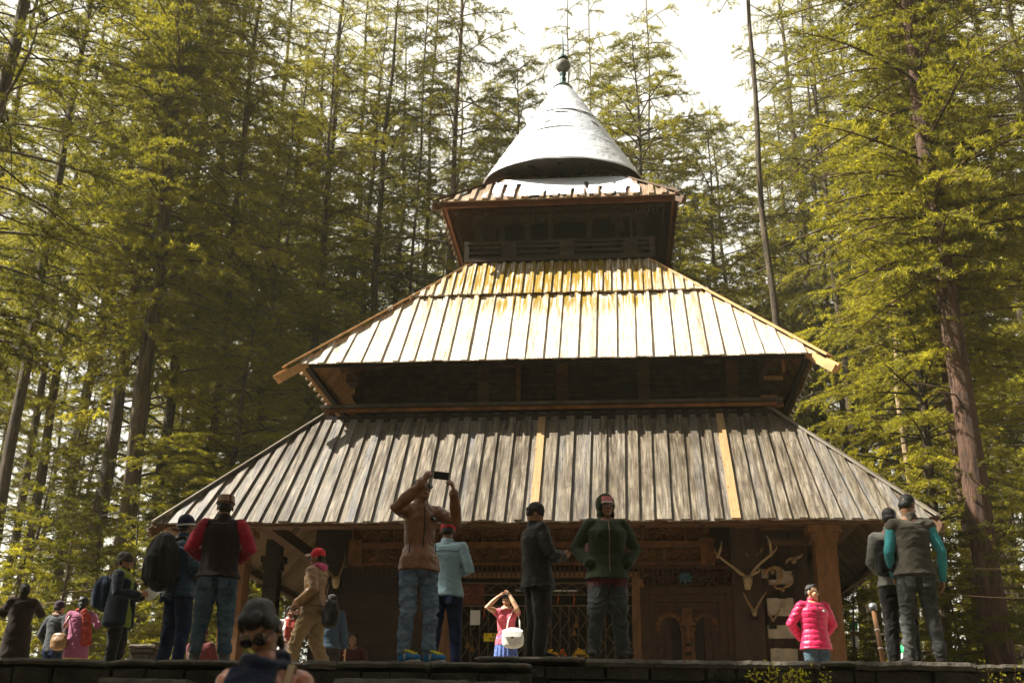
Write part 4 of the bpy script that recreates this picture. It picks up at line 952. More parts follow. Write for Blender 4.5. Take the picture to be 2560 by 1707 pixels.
for i in range(4):
    mb.X = Matrix.Rotation(i*math.pi/2, 4, 'Z')
    mb.tube([(-4.15, -w2-.18, 9.10), (-2.2, -w2-.2, 9.31), (1.6, -w2-.21, 9.29), (3.9, -w2-.18, 9.2)], [.13, .12, .12, .11], 10)
    for x in (-1.35, .15, 1.7, 3.35): mb.b2((x-.11, -w2-.10, 8.2), (x+.11, -w2-.04, 9.15))
    for x in (-3.55, -.9, 3.0): mb.b2((x-.17, -w2-.42, 9.08), (x+.17, -w2+.1, 9.26))
    mb.X = None
mb.build('wall_beams', simple('charred_beams', (.075, .038, .02), .7, .6, 6, .5, stretch=(.4, 1, 1)), temple, z0=TZ)
mb = MB(); mb.b2((-.72, -w2-.19, 8.2), (-.64, -w2-.12, 9.2)); mb.build('wall_post', M['carved'], temple, z0=TZ)
mb = MB()
for (x, z, L, h, r_) in ((4.15, 9.12, .55, .06, .03), (4.1, 8.72, .35, .06, .03), (4.0, 8.34, .32, .06, .03), (4.05, 8.18, .4, .05, .03), (4.3, 8.95, .06, .24, 0), (4.15, 8.26, .05, .08, 0)):
    mb = MB(); mb.box((x, -w2-.15, z), (L, .09, h), ry=r_); mb.build('corner_bracket', M['rafter_old'], temple, z0=TZ)

# level three balcony
mb = MB(); wall_ring(mb, 1.45, 12.0, 13.9, .15); mb.build('balcony_core', M['wood_dark'], temple, z0=TZ)
mb = MB()
for i in range(4):
    mb.X = Matrix.Rotation(i*math.pi/2, 4, 'Z')
    for j, z in enumerate((12.30, 12.43, 12.56)):
        mb.b2((-2.02, -2.05, z-.028), (2.02, -1.99-.01*j, z+.028))
    mb.b2((-2.03, -2.09, 12.62), (2.03, -1.97, 12.68)); mb.b2((-2.03, -2.09, 12.19), (2.03, -1.97, 12.26))
    for x in (-1.1, .17, 1.55): mb.b2((x-.16, -2.10, 12.2), (x+.16, -2.04, 12.66))
    mb.b2((1.96, -2.08, 12.22), (2.08, -1.98, 12.70)); 
    mb.X = None
mb.build('balcony_railing', simple('balcony_planks', (.05, .035, .022), .7, .5, 5, .5, stretch=(.3, 1, 2)), temple, z0=TZ)
mb = MB()
for i in range(4):
    mb.X = Matrix.Rotation(i*math.pi/2, 4, 'Z')
    for x in (-1.75, -1.3, -.72, -.2, .65, 1.28, 1.75):
        mb.b2((x-.06, -1.86, 12.6), (x+.06, -1.74, 13.45)); mb.b2((x-.15, -1.88, 13.22), (x+.15, -1.72, 13.30))
    mb.b2((-1.95, -1.9, 13.28), (1.95, -1.7, 13.40))
    mb.b2((1.35, -1.93, 12.9), (1.40, -1.88, 13.3)); mb.b2((1.55, -1.93, 12.7), (1.60, -1.88, 13.3))
    mb.X = None
mb.build('balcony_posts', M['post_dk'], temple, z0=TZ)
mb = MB()
for i in range(4):
    mb.X = Matrix.Rotation(i*math.pi/2, 4, 'Z'); x = -2.2
    while x < 2.2: mb.b2((x, -2.30, 13.16), (x+.035, -2.27, 13.34)); x += .09
    mb.b2((-2.3, -2.32, 13.30), (2.3, -2.25, 13.36)); mb.X = None
mb.build('spindle_fringe', M['carved_dk'], temple, z0=TZ)

# cone
mb = MB(); RZ = 14.74
prof = [(2.06, RZ+.01), (2.11, RZ-.03), (2.12, RZ)]
def coner(z): 
    t = (z-RZ)/(17.95-RZ); return 2.12*(1-t)**.97+.21*t
seams = [15.75, 16.75]
z = RZ+.04
while z < 17.95:
    r_ = coner(z)
    for s_ in seams:
        if abs(z-s_) < .035: r_ += .005
    prof.append((r_, z)); z += .05
prof += [(.24, 17.96), (.0, 18.0)]
mb.lathe(prof, n=48)
RIM = lambda x, y, z: z+.24*(x*x/(x*x+y*y+1e-6))*max(0, 1-(z-RZ)/1.3)
def CUT(x, y, z):
    z2 = RIM(x, y, z); k = coner(min(17.9, max(RZ, z2)))/coner(min(17.9, max(RZ, z))) if z < 16.1 else 1
    return (x*k, y*k, z2)
mb.v = [CUT(x, y, z) for x, y, z in mb.v]
mb.v = [(x*(1+.012*noise.noise(Vector((x*1.2, y*1.2, z)))), y*(1+.012*noise.noise(Vector((x*1.2, y*1.2, z)))), z+(.03*noise.noise(Vector((x*1.5, y*1.5, 2))) if z < 15.3 else 0)) for x, y, z in mb.v]
cone = mb.build('cone_roof', M['metal'], temple, smooth=True, z0=TZ)
mb = MB()      # overlapping sheet edges
rnd = random.Random(3)
for z, a0, a1, dz in ((16.75, -2.7, -.3, .0), (16.62, -1.75, -1.4, 0), (15.95, -2.1, -1.35, .06), (16.4, -2.55, -2.35, .1), (16.4, -.9, -.75, -.12), (15.6, -2.6, -2.2, .04), (16.2, -1.9, -1.75, .12)):
    n = 26; pts = []
    for k in range(n+1):
        a = a0+(a1-a0)*k/n; zz = z+dz*k/n+.016*noise.noise(Vector((a*5, z, 0))); r_ = coner(zz)+.012
        pts.append(CUT(r_*math.cos(a), r_*math.sin(a), zz))
    mb.tube(pts, [.004+.011*min(1, min(k, n-k)/5)*(.6+.6*noise.noise(Vector((k*.5, z, 0)))) for k in range(n+1)], 5)
mb.build('sheet_seams', M['black'], cone, z0=TZ)
mb = MB(); mb.lathe([(2.09, RZ+.0), (2.07, RZ-.015), (1.0, RZ+.10), (.9, RZ)], n=48)
for k in range(16):
    a = 2*math.pi*k/16; beam(mb, (.95*math.cos(a), .95*math.sin(a), RZ+.06), (1.86*math.cos(a), 1.86*math.sin(a), RZ-.02), .07, .07)
mb.v = [CUT(x, y, z) for x, y, z in mb.v]
mb.lathe([(.98, 14.5), (.98, 15.2)], n=24)
mb.build('cone_underside', M['wood_dark'], temple, z0=TZ)
mb = MB()
mb.lathe([(.0, 17.90), (.25, 17.95), (.19, 18.03), (.09, 18.10), (.07, 18.16), (.085, 18.24), (.07, 18.29), (.05, 18.33), (.09, 18.38), (.07, 18.44), (.04, 18.47)], n=20)
fin = mb.build('finial', M['teal'], temple, smooth=True, z0=TZ)
mb = MB(); mb.lathe([(0, 18.44)]+[(.185*math.sin(a), 18.64-.19*math.cos(a)) for a in np.linspace(.25, 2.9, 12)]+[(.02, 18.84)], n=20)
mb.build('finial_ball', simple('grey_finial', (.17, .165, .14), .5, .3, 10, .2), fin, smooth=True, z0=TZ)
mb = MB(); mb.lathe([(.13, 18.85), (.12, 18.90), (.03, 18.98), (.025, 19.15), (.012, 19.5), (.004, 19.6)], n=14)
mb.build('finial_spike', M['teal'], fin, smooth=True, z0=TZ)

# ground floor -------------------------------------------------------------
w1 = 4.3
def fx(px, py=1500, yl=-w1):
    """temple-local x on the plane y=yl for a photo column"""
    inv = TM.inverted(); 
    lo, hi = 5., 40.
    for _ in range(50):
        m_ = (lo+hi)/2
        if (inv @ at(px, py, m_)).y < yl: lo = m_
        else: hi = m_
    q = inv @ at(px, py, lo); return q.x, q.z
X = lambda px, py=1500: fx(px, py)[0]
Z = lambda py, px=1350: fx(px, py)[1]
gx0, gx1 = X(1132), X(1580)
zg = Z(1452)                    # top of the gate
mb = MB()
mb.b2((-w1+.002, -w1+.25, TZ), (-w1+.25, w1-.002, 8.0)); mb.b2((w1-.25, -w1+.25, TZ), (w1-.002, w1-.002, 8.0)); mb.b2((-w1, w1-.25, TZ), (w1, w1, 8.0))
mb.b2((-w1, -w1, TZ), (gx0-.12, -w1+.24, 8.0)); mb.b2((gx1+.12, -w1, TZ), (w1-.32, -w1+.24, 8.0)); mb.b2((gx0-.12, -w1, zg+.05), (gx1+.12, -w1+.24, 8.0))
mb.b2((gx0-.4, -w1+1.6, TZ), (gx1+.4, -w1+1.7, 8.0))
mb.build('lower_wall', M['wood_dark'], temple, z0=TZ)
def grid_relief(mb, x0, x1, z0, z1, y, fn, res=.02):
    nx, nz = max(2, int((x1-x0)/res)), max(2, int((z1-z0)/res))
    vs = []
    for j in range(nz+1):
        for i in range(nx+1):
            x = x0+(x1-x0)*i/nx; z = z0+(z1-z0)*j/nz
            e = 1 if 0 < i < nx and 0 < j < nz else 0
            vs.append((x, y-(fn(x, z)*e), z))
    fs = [(j*(nx+1)+i, j*(nx+1)+i+1, (j+1)*(nx+1)+i+1, (j+1)*(nx+1)+i) for j in range(nz) for i in range(nx)]
    mb.add(vs, fs)
def scroll(cell, ph=0, amp=.05):
    def fn(x, z):
        q = (x/cell) % 1-.5; w = math.sin(x*2*math.pi/cell+ph)*cell*.18
        a = math.sin(math.hypot(q*cell, (z % cell)-cell/2)*60/ max(cell, .2)*.5+math.atan2((z % cell)-cell/2, q*cell)*2)
        b = noise.noise(Vector((x*9, z*9, 1)))+.5*noise.noise(Vector((x*22, z*22, 4)))
        v = .45*a+.9*b
        return amp*max(0, min(1, v*1.6+.4))
    return fn
# two carved beams over the gate, panels divided
fz0, fz1 = Z(1362), Z(1306); xl, xr = X(878), X(1782)
mb = MB(); k = 0; x = xl; rnd = random.Random(9)
while x < xr-.1:
    L = min(rnd.choice((.35, .5, .62, .75)), xr-x)
    grid_relief(mb, x+.02, x+L-.02, fz0+.03, fz1-.02, -w1-.12, scroll(.2+.1*rnd.random(), rnd.random()*6, .045))
    mb.b2((x-.02, -w1-.17, fz0), (x+.018, -w1-.001, fz1+.3)); x += L
mb.b2((xl-.02, -w1-.115, fz0), (xr, -w1-.002, fz1+.6)); mb.b2((xl-.03, -w1-.18, fz0-.03), (xr+.03, -w1-.004, fz0+.02))
mb.build('carved_beam', M['carved'], temple, z0=TZ)
z0_, z1_ = Z(1408), Z(1373)
mb = MB(); xa, xb = X(872), X(1790)
mb.b2((xa, -w1-.22, z1_-.01), (xb, -w1-.003, z1_+.10)); grid_relief(mb, xa+.1, xb-.1, z0_, z1_-.015, -w1-.15, scroll(.33, 0, .06))
mb.b2((xa+.08, -w1-.145, z0_-.01), (xb-.08, -w1-.004, z1_-.02)); mb.b2((xa+.02, -w1-.2, z0_-.06), (xb-.02, -w1-.005, z0_-.012))
for x in (xa+.12, xb-.12): mb.b2((x-.12, -w1-.25, z0_-.08), (x+.12, -w1-.006, z1_+.14))
mb.build('carved_beam', M['carved'], temple, z0=TZ)
mb = MB(); x = X(885); zs0, zs1 = Z(1447), Z(1412)
while x < X(1775):
    mb.tube([(x, -w1-.18, zs1), (x, -w1-.18, (zs0+zs1)/2), (x, -w1-.18, zs0)], [.012, .021, .010], 6); x += .085
mb.b2((X(880), -w1-.2, zs1-.005), (X(1780), -w1-.1, zs1+.03))
mb.build('spindle_frieze', M['carved_dk'], temple, z0=TZ)
# door frame jambs, lintels
mb = MB()
for a, b in ((gx0-.30, gx0), (gx1, gx1+.30)):
    mb.b2((a, -w1-.10, TZ), (b, -w1-.005, zg+.05)); mb.b2((a+.09, -w1-.15, TZ), (b-.09, -w1-.102, zg+.02))
mb.b2((gx0-.3, -w1-.13, zg+.053), (gx1+.3, -w1-.007, zg+.14))
mb.build('door_jamb', M['wood_post'], temple, z0=TZ)
# folding lattice gate
mb = MB(); n = 20; dx = (gx1-gx0)/n; zt_, zb_ = zg-.42, TZ+.02
nr = 4; hh = (zt_-zb_)/nr
for i in range(n+1): mb.box((gx0+i*dx, -w1+.10, (zt_+zb_)/2), (.014, .02, zt_-zb_))
for i in range(n):
    for j in range(nr):
        x0_, x1_ = gx0+i*dx, gx0+(i+1)*dx; za, zb = zb_+j*hh, zb_+(j+1)*hh
        beam(mb, (x0_, -w1+.08, za), (x1_, -w1+.08, (za+zb)/2), .010, .016); beam(mb, (x1_, -w1+.08, (za+zb)/2), (x0_, -w1+.08, zb), .010, .016)
for z in (zt_+.01, zt_+.2, zg-.02): mb.b2((gx0, -w1+.07, z-.012), (gx1, -w1+.11, z+.012))
for i in range(12):
    x0_ = gx0+(gx1-gx0)*i/12; x1_ = x0_+(gx1-gx0)/12
    beam(mb, (x0_, -w1+.09, zt_+.2), (x1_, -w1+.09, zg-.03), .01, .014); beam(mb, (x1_, -w1+.09, zt_+.2), (x0_, -w1+.09, zg-.03), .01, .014)
mb.build('lattice_gate', M['iron'], temple, z0=TZ)
# dark carved screen to the left of the gate top
mb = MB(); grid_relief(mb, gx0+.03, gx0+.55, zt_+.03, zg-.05, -w1+.05, scroll(.12, 1, .03)); mb.build('pierced_screen', simple('red_brown_screen', (.14, .04, .02), .6, .4, 9, .3), temple, z0=TZ)
# carved window right of the gate
mb = MB(); a, b = X(1600), X(1832); zt2_ = Z(1470, 1700)
for k in range(4):
    o = k*.13; y0 = -w1-.16+.035*k; t_ = .125
    za, zb = TZ+.25+o, zt2_-o; x0_, x1_ = a+o, b-o
    mb.b2((x0_, y0, za), (x0_+t_, -w1-.001*(k+1), zb)); mb.b2((x1_-t_, y0, za), (x1_, -w1-.001*(k+1), zb))
    mb.b2((x0_+t_, y0+.002, zb-t_), (x1_-t_, -w1-.001*(k+1), zb)); mb.b2((x0_+t_, y0+.002, za), (x1_-t_, -w1-.001*(k+1), za+t_))
win = mb.build('window', M['carved_dk'], temple, z0=TZ)
mb = MB()
grid_relief(mb, a, b, zt2_+.02, zt2_+.30, -w1-.12, scroll(.25, 1, .07)); mb.b2((a-.1, -w1-.19, zt2_+.30), (b+.1, -w1-.005, zt2_+.37)); mb.b2((a, -w1-.115, zt2_-.0), (b, -w1-.004, zt2_+.3))
grid_relief(mb, a, b, zt2_+.38, zt2_+.62, -w1-.10, scroll(.4, 1, .05)); mb.b2((a-.1, -w1-.17, zt2_+.62), (b+.1, -w1-.005, zt2_+.68)); mb.b2((a, -w1-.095, zt2_+.371), (b, -w1-.004, zt2_+.62))
mb.build('carved_lintel', M['carved_dk'], win, z0=TZ)
mb = MB(); cx = (a+b)/2; zb2 = zt2_-.55; io = .53
for s_ in (-1, 1):           # two arches, each a frame of small blocks, and the middle column
    xc = cx+s_*.30
    for k in range(9):
        w = math.pi*k/8; mb.box((xc+.21*math.cos(w), -w1-.05, zb2-.15+.24*math.sin(w)), (.07, .09, .07), ry=-w)
    for q in (-1, 1): mb.b2((xc+q*.22-.03, -w1-.09, TZ+.8), (xc+q*.22+.03, -w1-.006, zb2-.15))
for z, w in ((TZ+.80, .1), (TZ+.9, .06), (TZ+1.05, .075), (TZ+1.2, .05), (TZ+1.3, .08), (TZ+1.4, .05)): mb.box((cx, -w1-.09, z), (w*1.6, .1, .10))
mb.b2((cx-.09, -w1-.10, zb2-.1), (cx+.09, -w1-.01, zb2+.2))
mb.build('arched_tracery', M['carved'], win, z0=TZ)
for q in ((gx1+.32, a-.01, TZ, Z(1500), -w1-.03, scroll(.2, 2, .03)), (b+.02, b+.45, TZ, Z(1470), -w1-.05, scroll(.2, 2, .03))):
    mb = MB(); grid_relief(mb, *q); mb.build('wall_panel', M['carved_dk'], temple, z0=TZ)
mb = MB()
for k in range(9): mb.b2((-w1+.1, -w1-.04-.012*(k % 2), TZ+.22*k+.006), (X(1085), -w1-.001, TZ+.22*(k+1)))
mb.build('wall_boards', M['dk_boards'], temple, z0=TZ)
# corner of timber and whitewashed stone
mb = MB(); xs0, xs1 = X(1912), X(1985); zz = TZ+.05; i = 0
tops = [1640, 1600, 1588, 1548, 1500, 1470]
for py0, py1, q in ((1660, 1622, 0), (1596, 1564, -.02), (1540, 1497, .0), (1462, 1430, .06), (1445, 1425, -.12)):
    z0q, z1q = Z(py0, 1900), Z(py1, 1900)
    n_ = 8; w_ = xs1-xs0
    mb = MB(); rnd = random.Random(py0)
    x0_, x1_ = (xs0+xs1)/2+q-w_*.45, (xs0+xs1)/2+q+w_*.45; ny_ = 7
    grid_relief(mb, x0_, x1_, z0q, z1q, -w1-.12, lambda x, z: .035*noise.noise(Vector((x*5, z*5, py0)))+.02*noise.noise(Vector((x*15, z*15, py0))), .02)
    mb.box(((x0_+x1_)/2, -w1-.03, (z0q+z1q)/2), (x1_-x0_, .17, z1q-z0q))
    mb.v = [(x+.02*noise.noise(Vector((z*9, py0, 0))), y, z+.025*noise.noise(Vector((x*6, py0, 5)))) for x, y, z in mb.v]
    mb.build('stone_block', M['white_stone'], temple, z0=TZ)
mb = MB(); mb.b2((xs1-.02, -w1-.14, TZ), (xs1+.26, -w1+.2, 7.6)); mb.b2((xs0-.02, -w1-.02, TZ), (xs1+.0, -w1+.25, 7.6))
mb.b2((xs0-.55, -w1-.20, TZ), (xs0-.05, -w1-.001, 7.6))
mb.build('corner_timbers', simple('dark_corner_timbers', (.06, .034, .02), .7, .5, 6, .5, stretch=(1, 1, .3)), temple, z0=TZ)
mb = MB()
for z, x0_, x1_ in ((Z(1335, 1950), X(1905), X(2040)), (Z(1372, 1950), X(1920), X(2030)), (Z(1330, 1750), X(1840), X(1905))):
    mb.b2((x0_, -w1-.5, z), (x1_, -w1-.3, z+.06))
mb.build('bracket_beams', M['wood_mid'], temple, z0=TZ)
# veranda posts with carved capitals
def post(x, y, w, mat, name='veranda_post'):
    mb = MB(); zt_ = 6.0
    mb.box((x, y, (TZ+zt_)/2), (w, w, zt_-TZ)); 
    for z, e in ((TZ+.1, .05), (4.3, .02), (4.34, .02), (5.05, .025), (5.12, .025)): mb.box((x, y, z), (w+e, w+e, .04))
    for q in range(3):
        zc = 5.0-.28*q-.35
        for a in range(12):
            an = 2*math.pi*a/12; mb.box((x+.09*math.cos(an), y-w/2-.006, zc+.09*math.sin(an)), (.03, .02, .015), ry=-an)
    mb.box((x, y, 5.62), (w*1.6, w*1.1, .12)); mb.box((x, y, 5.48), (w*1.25, w*1.05, .12))
    return mb.build(name, mat, temple, z0=TZ)
hp = 5.05
rX = fx(2072, 1500, -hp)[0]; lX = fx(585, 1500, -hp)[0]
post(rX, -hp, .35, M['wood_post']); post(lX, -hp, .36, M['wood_post'])
post(-hp+.1, hp, .36, M['wood_mid']); post(hp, hp, .36, M['wood_mid'])
post(fx(676, 1500, -2.6)[0], -2.6, .28, M['wood_dark'])
mb = MB(); ring_beam(mb, hp, 5.82, .22, .22); mb.build('veranda_beam', M['wood_mid'], temple, z0=TZ)
mb = MB(); mb.b2((-5.6, -5.6, TZ-.1), (5.6, 5.6, TZ+.04)); mb.build('plinth', M['paving'], temple, z0=TZ)
M['horn_dk'] = simple('dark_antler', (.13, .075, .035), .6, .4, 20, .3)
# ------------------------------------------------------------------ things hung on and standing by the temple
def L(px, py, yl):
    """world point in front of the temple on the plane y = yl of the temple"""
    x, z = fx(px, py, yl); return tp(x, yl, z)
def z4(X_, Y_): return 1500+X_*.3552, 1150+Y_*.3552
def trophy(label, skull, beams, conv, yl, rad=.024, mat='horn', name='antler_trophy', sw=.07, smat='bone', bow=.18):
    sx, sy = conv(*skull[0]); p0 = L(sx, sy, yl)
    e = tag(empty(name, p0, TROT), label, 'antlers')
    inv = e.matrix_basis.inverted()
    mb = MB()
    pts = [inv @ L(*conv(*q), yl) for q in skull]
    n = len(pts); mb.tube([p+Vector((0, -.03*(i > 0)*i/n, 0)) for i, p in enumerate(pts)], [sw, sw*.9, sw*.55, sw*.3][:n] if n > 2 else [sw, sw*.5], 10)
    sk = mb.build('skull', M[smat], e, smooth=True)
    for q in (-1, 1):
        m2 = MB(); m2.box(pts[0]+Vector((q*sw*.5, -sw*.75, -sw*.5)), (sw*.35, .012, sw*.3)); m2.build('eye_socket', M['black'], sk)
    for b in beams:
        ps = [inv @ L(*conv(*q), yl) for q in b]
        # smooth the path
        fine = []
        for i in range(len(ps)-1):
            a, c = ps[max(i-1, 0)], ps[min(i+2, len(ps)-1)]
            for t in (0, .25, .5, .75):
                p1, p2 = ps[i], ps[i+1]
                v = .5*((2*p1)+(-a+p2)*t+(2*a-5*p1+4*p2-c)*t*t+(-a+3*p1-3*p2+c)*t**3); fine.append(v)
        fine.append(ps[-1]); m = len(fine)
        fine = [p+Vector((0, -bow*math.sin(math.pi*i/m*.9), 0)) for i, p in enumerate(fine)]
        mb = MB(); mb.tube(fine, [rad*(1-.75*(i/(m-1))**1.5) for i in range(m)], 8); mb.build('antler', M[mat], e, smooth=True)
    mb = MB(); mb.box(Vector((0, .12, -.05)), (.12, .12, .2)); mb.build('mounting_block', M['wood_dark'], e)
    return e
yl = -w1-.35
trophy('pair of large branching antlers with a long skull right of the carved window', [(1040, 815), (1040, 860), (1038, 910)],
       [[(1020, 812), (940, 765), (870, 720), (815, 672), (803, 630)], [(825, 685), (842, 640), (852, 575)], [(1060, 810), (1110, 745), (1190, 680), (1235, 630), (1228, 598)], [(1205, 668), (1188, 600), (1165, 540)],
        [(1065, 805), (1108, 795), (1117, 765)], [(1015, 812), (960, 795), (935, 750)]], z4, yl, .026, 'bone', sw=.085)
trophy('spreading dark goat horns hung above the large antlers', [(1075, 740), (1076, 760)], [[(1070, 740), (1030, 670), (1000, 625)], [(1080, 735), (1105, 670), (1145, 622)]], z4, -w1-.12, .05, 'horn', 'horn_trophy', .06, 'horn', .05)
trophy('curled ram horns on the timber corner beside the white stones', [(1215, 770), (1212, 800)], [[(1215, 755), (1262, 770), (1268, 830), (1225, 880), (1180, 850)], [(1200, 760), (1160, 790), (1165, 840)]], z4, -w1-.25, .04, 'horn', 'horn_trophy', .05, 'horn', .10)
trophy('pair of thin curled horns at the right of the white stones', [(1290, 900), (1285, 925)], [[(1295, 895), (1345, 870), (1350, 820), (1320, 800)], [(1280, 900), (1235, 905), (1225, 870)]], z4, -w1-.3, .022, 'horn', 'horn_trophy', .045, 'horn', .08)
trophy('small skull with V-shaped horns below the large antlers', [(1087, 1055), (1088, 1095)], [[(1080, 1060), (1040, 1000), (1005, 930)], [(1095, 1050), (1130, 985), (1170, 925)]], z4, -w1-.3, .022, 'horn', 'horn_trophy', .06, 'bone', .05)
trophy('low pair of dark straight horns over the white stones', [(1218, 1115), (1222, 1135)], [[(1212, 1120), (1190, 1080), (1175, 1040)], [(1228, 1115), (1258, 1060), (1285, 990)]], z4, -w1-.25, .018, 'horn', 'horn_trophy', .04, 'horn', .04)
trophy('little pale skull on the dark corner timber next to the veranda post', [(1365, 690), (1365, 725)], [[(1355, 690), (1325, 700), (1305, 728)], [(1375, 690), (1405, 680), (1424, 662)]], z4, -w1-.3, .03, 'bone', 'horn_trophy', .07, 'horn', .05)
z2 = lambda X_, Y_: (500+X_*.3552, 1150+Y_*.3552)
trophy('dark antlers with a small yellowish skull on the left part of the temple wall', [(958, 825), (958, 860), (957, 900)], [[(938, 822), (905, 765), (890, 695), (893, 640)], [(978, 820), (1015, 765), (1035, 705), (1031, 655)], [(900, 745), (872, 700), (885, 668)], [(1020, 750), (1042, 760), (1050, 735)]], z2, -w1-.3, .020, 'horn_dk', sw=.075, smat='bone')
# yellow sign on the gate
p = L(1233, 1592, -w1-.05)
e = tag(empty('sign', p, TROT), 'yellow sign with an arrow and the word IN hung on the lattice gate', 'sign')
mb = MB(); mb.box((0, 0, 0), (.34, .012, .145)); mb.build('sign_board', M['yellow'], e)
mb = MB()
for q in (-1, 1): mb.box((0, -.0075, q*.069), (.338, .003, .004)); mb.box((q*.167, -.0075, 0), (.004, .003, .134))
mb.box((0, -.0075, -.003), (.30, .003, .003))
# arrow
mb.box((-.105, -.009, .038), (.052, .004, .009)); mb.box((-.122, -.009, .044), (.024, .004, .008), ry=-.6); mb.box((-.122, -.009, .032), (.024, .004, .008), ry=.6)
mb.build('sign_marks', M['black'], e)
def text(body, size, loc, mat, parent, name, bold=.0):
    cu = bpy.data.curves.new(name, 'FONT'); cu.body = body; cu.size = size; cu.align_x = 'CENTER'; cu.extrude = .0015; cu.offset = bold
    o = bpy.data.objects.new(name, cu); C.objects.link(o); cu.materials.append(mat); o.parent = parent; o.location = loc; o.rotation_euler = (math.pi/2, 0, 0)
    dg = bpy.context.evaluated_depsgraph_get(); me = bpy.data.meshes.new_from_object(o.evaluated_get(dg)); bpy.data.objects.remove(o)
    o = bpy.data.objects.new(name, me); C.objects.link(o); o.parent = parent; o.location = loc; o.rotation_euler = (math.pi/2, 0, 0); return o
text('IN', .075, (.02, -.0075, .011), M['black'], e, 'lettering', .002)
text('\u0905\u0928\u094d\u0926\u0930', .065, (-.0, -.0075, -.056), M['black'], e, 'lettering', .001)
# white notice, tube lamp, ornament
mb = MB(); mb.box((0, 0, 0), (.175, .006, .25)); o = tag(mb.build('notice', M['paper']), 'blank white notice sheet fixed behind the lattice gate', 'notice'); o.location = L(1188, 1543, -w1+.06); o.rotation_euler = (0, 0, TROT)
a, b = L(1290, 1475, -w1+.3), L(1444, 1476, -w1+.3); mb = MB(); mb.tube([(0, 0, 0), b-a], .016, 10)
o = tag(mb.build('tube_lamp', M['paper']), 'unlit white fluorescent tube across the temple doorway', 'lamp'); o.location = a
mb = MB(); mb.box(Vector((0, .03, .01)), (.06, .03, .05)); mb.box(b-a+Vector((0, .03, .01)), (.06, .03, .05)); mb.build('end_cap', M['iron'], o)
mb = MB()
for k in range(7):
    a = k*.9; mb.tube([(0, 0, 0), (.09*math.cos(a), -.03, .08*math.sin(a)), (.13*math.cos(a+.3), -.01, .11*math.sin(a+.3)-.03)], [.03, .035, .01], 6)
o = tag(mb.build('ornament', simple('faded_blue_cloth', (.04, .09, .11), .8), smooth=True), 'faded blue cloth rosette over the carved window', 'ornament'); o.location = L(1713, 1441, -w1-.25)
# marigold heaps behind the gate
M['marigold'] = simple('marigold_petals', (.75, .42, .01), .7, .3, 40, .3); M['orange_cloth'] = simple('orange_red_cloth', (.50, .09, .02), .8, .3, 20, .3)
def heap(label, px, py, n, w, h, mat):
    rnd = random.Random(px); mb = MB(); p = L(px, py, -w1-.25)
    for k in range(n):
        a = rnd.uniform(0, 6.28); r_ = w*rnd.random()**.6; z = h*max(0, 1-r_/w)*rnd.random(); c = Vector((r_*math.cos(a), r_*math.sin(a)*.6, z+.02))
        s_ = rnd.uniform(.018, .03)
        mb.X = Matrix.Translation(c) @ Matrix.Rotation(rnd.uniform(0, 3), 4, 'X') @ Matrix.Rotation(rnd.uniform(0, 3), 4, 'Z')
        mb.lathe([(0, -s_*.5), (s_, -s_*.2), (s_*1.15, 0), (s_*.8, s_*.4), (0, s_*.5)], n=8)
    mb.X = None; o = tag(mb.build('flower_offering', M[mat], smooth=True), label, 'flowers'); o.location = p
    pb_ = L(px, 1680, -w1-.25); o.location.z = p.z
    m2 = MB(); m2.lathe([(w*.5, -.02), (w*.6, 0), (w*1.1, .03), (w*1.12, .035), (w*.5, .01)], n=18); m2.lathe([(w*.35, -(p.z-TZ)+.0), (w*.3, -.1), (w*.5, -.015)], n=12); m2.build('stand', M['iron'], o, smooth=True)
heap('heap of yellow marigolds on a stand left of the small orange offering', 1380, 1643, 60, .12, .16, 'marigold')
heap('small orange offering between the two yellow flower heaps', 1405, 1640, 26, .06, .12, 'orange_cloth')
heap('pointed heap of yellow marigolds nearest the woman in the green hoodie', 1452, 1642, 60, .11, .22, 'marigold')
for px, py, h, lab in ((1434, 1500, .22, 'orange red cloth strip tied at the right of the gate'), (1394, 1498, .16, 'short orange red cloth strip tied in the middle of the gate'), (1210, 1525, .3, 'thin red cord dangling beside the white notice')):
    mb = MB(); mb.tube([(0, 0, h/2), (.015, -.02, .1*h), (-.01, 0, -h/2)], [.012, .03, .018], 8, flat=.4); o = tag(mb.build('cloth_strip', M['orange_cloth'], smooth=True), lab, 'cloth'); o.location = L(px, py, -w1-.02)
for px, py in ((1180, 1620), (1168, 1612), (1440, 1560), (1435, 1580)):
    mb = MB(); mb.lathe([(0, .05), (.012, .05), (.02, .035), (.028, 0), (.042, -.035), (.046, -.045), (.03, -.045)], n=14); mb.tube([(0, 0, .05), (0, 0, .16)], .004, 5)
    o = tag(mb.build('temple_bell', simple('bell_brass', (.35, .18, .04), .35, .2, 20, .1, metal=.7) if 'bell_m' not in M else M['bell_m'], smooth=True), 'small brass bell hanging on the lattice gate', 'bell', 'brass bells on the gate'); o.location = L(px, py, -w1-.04)
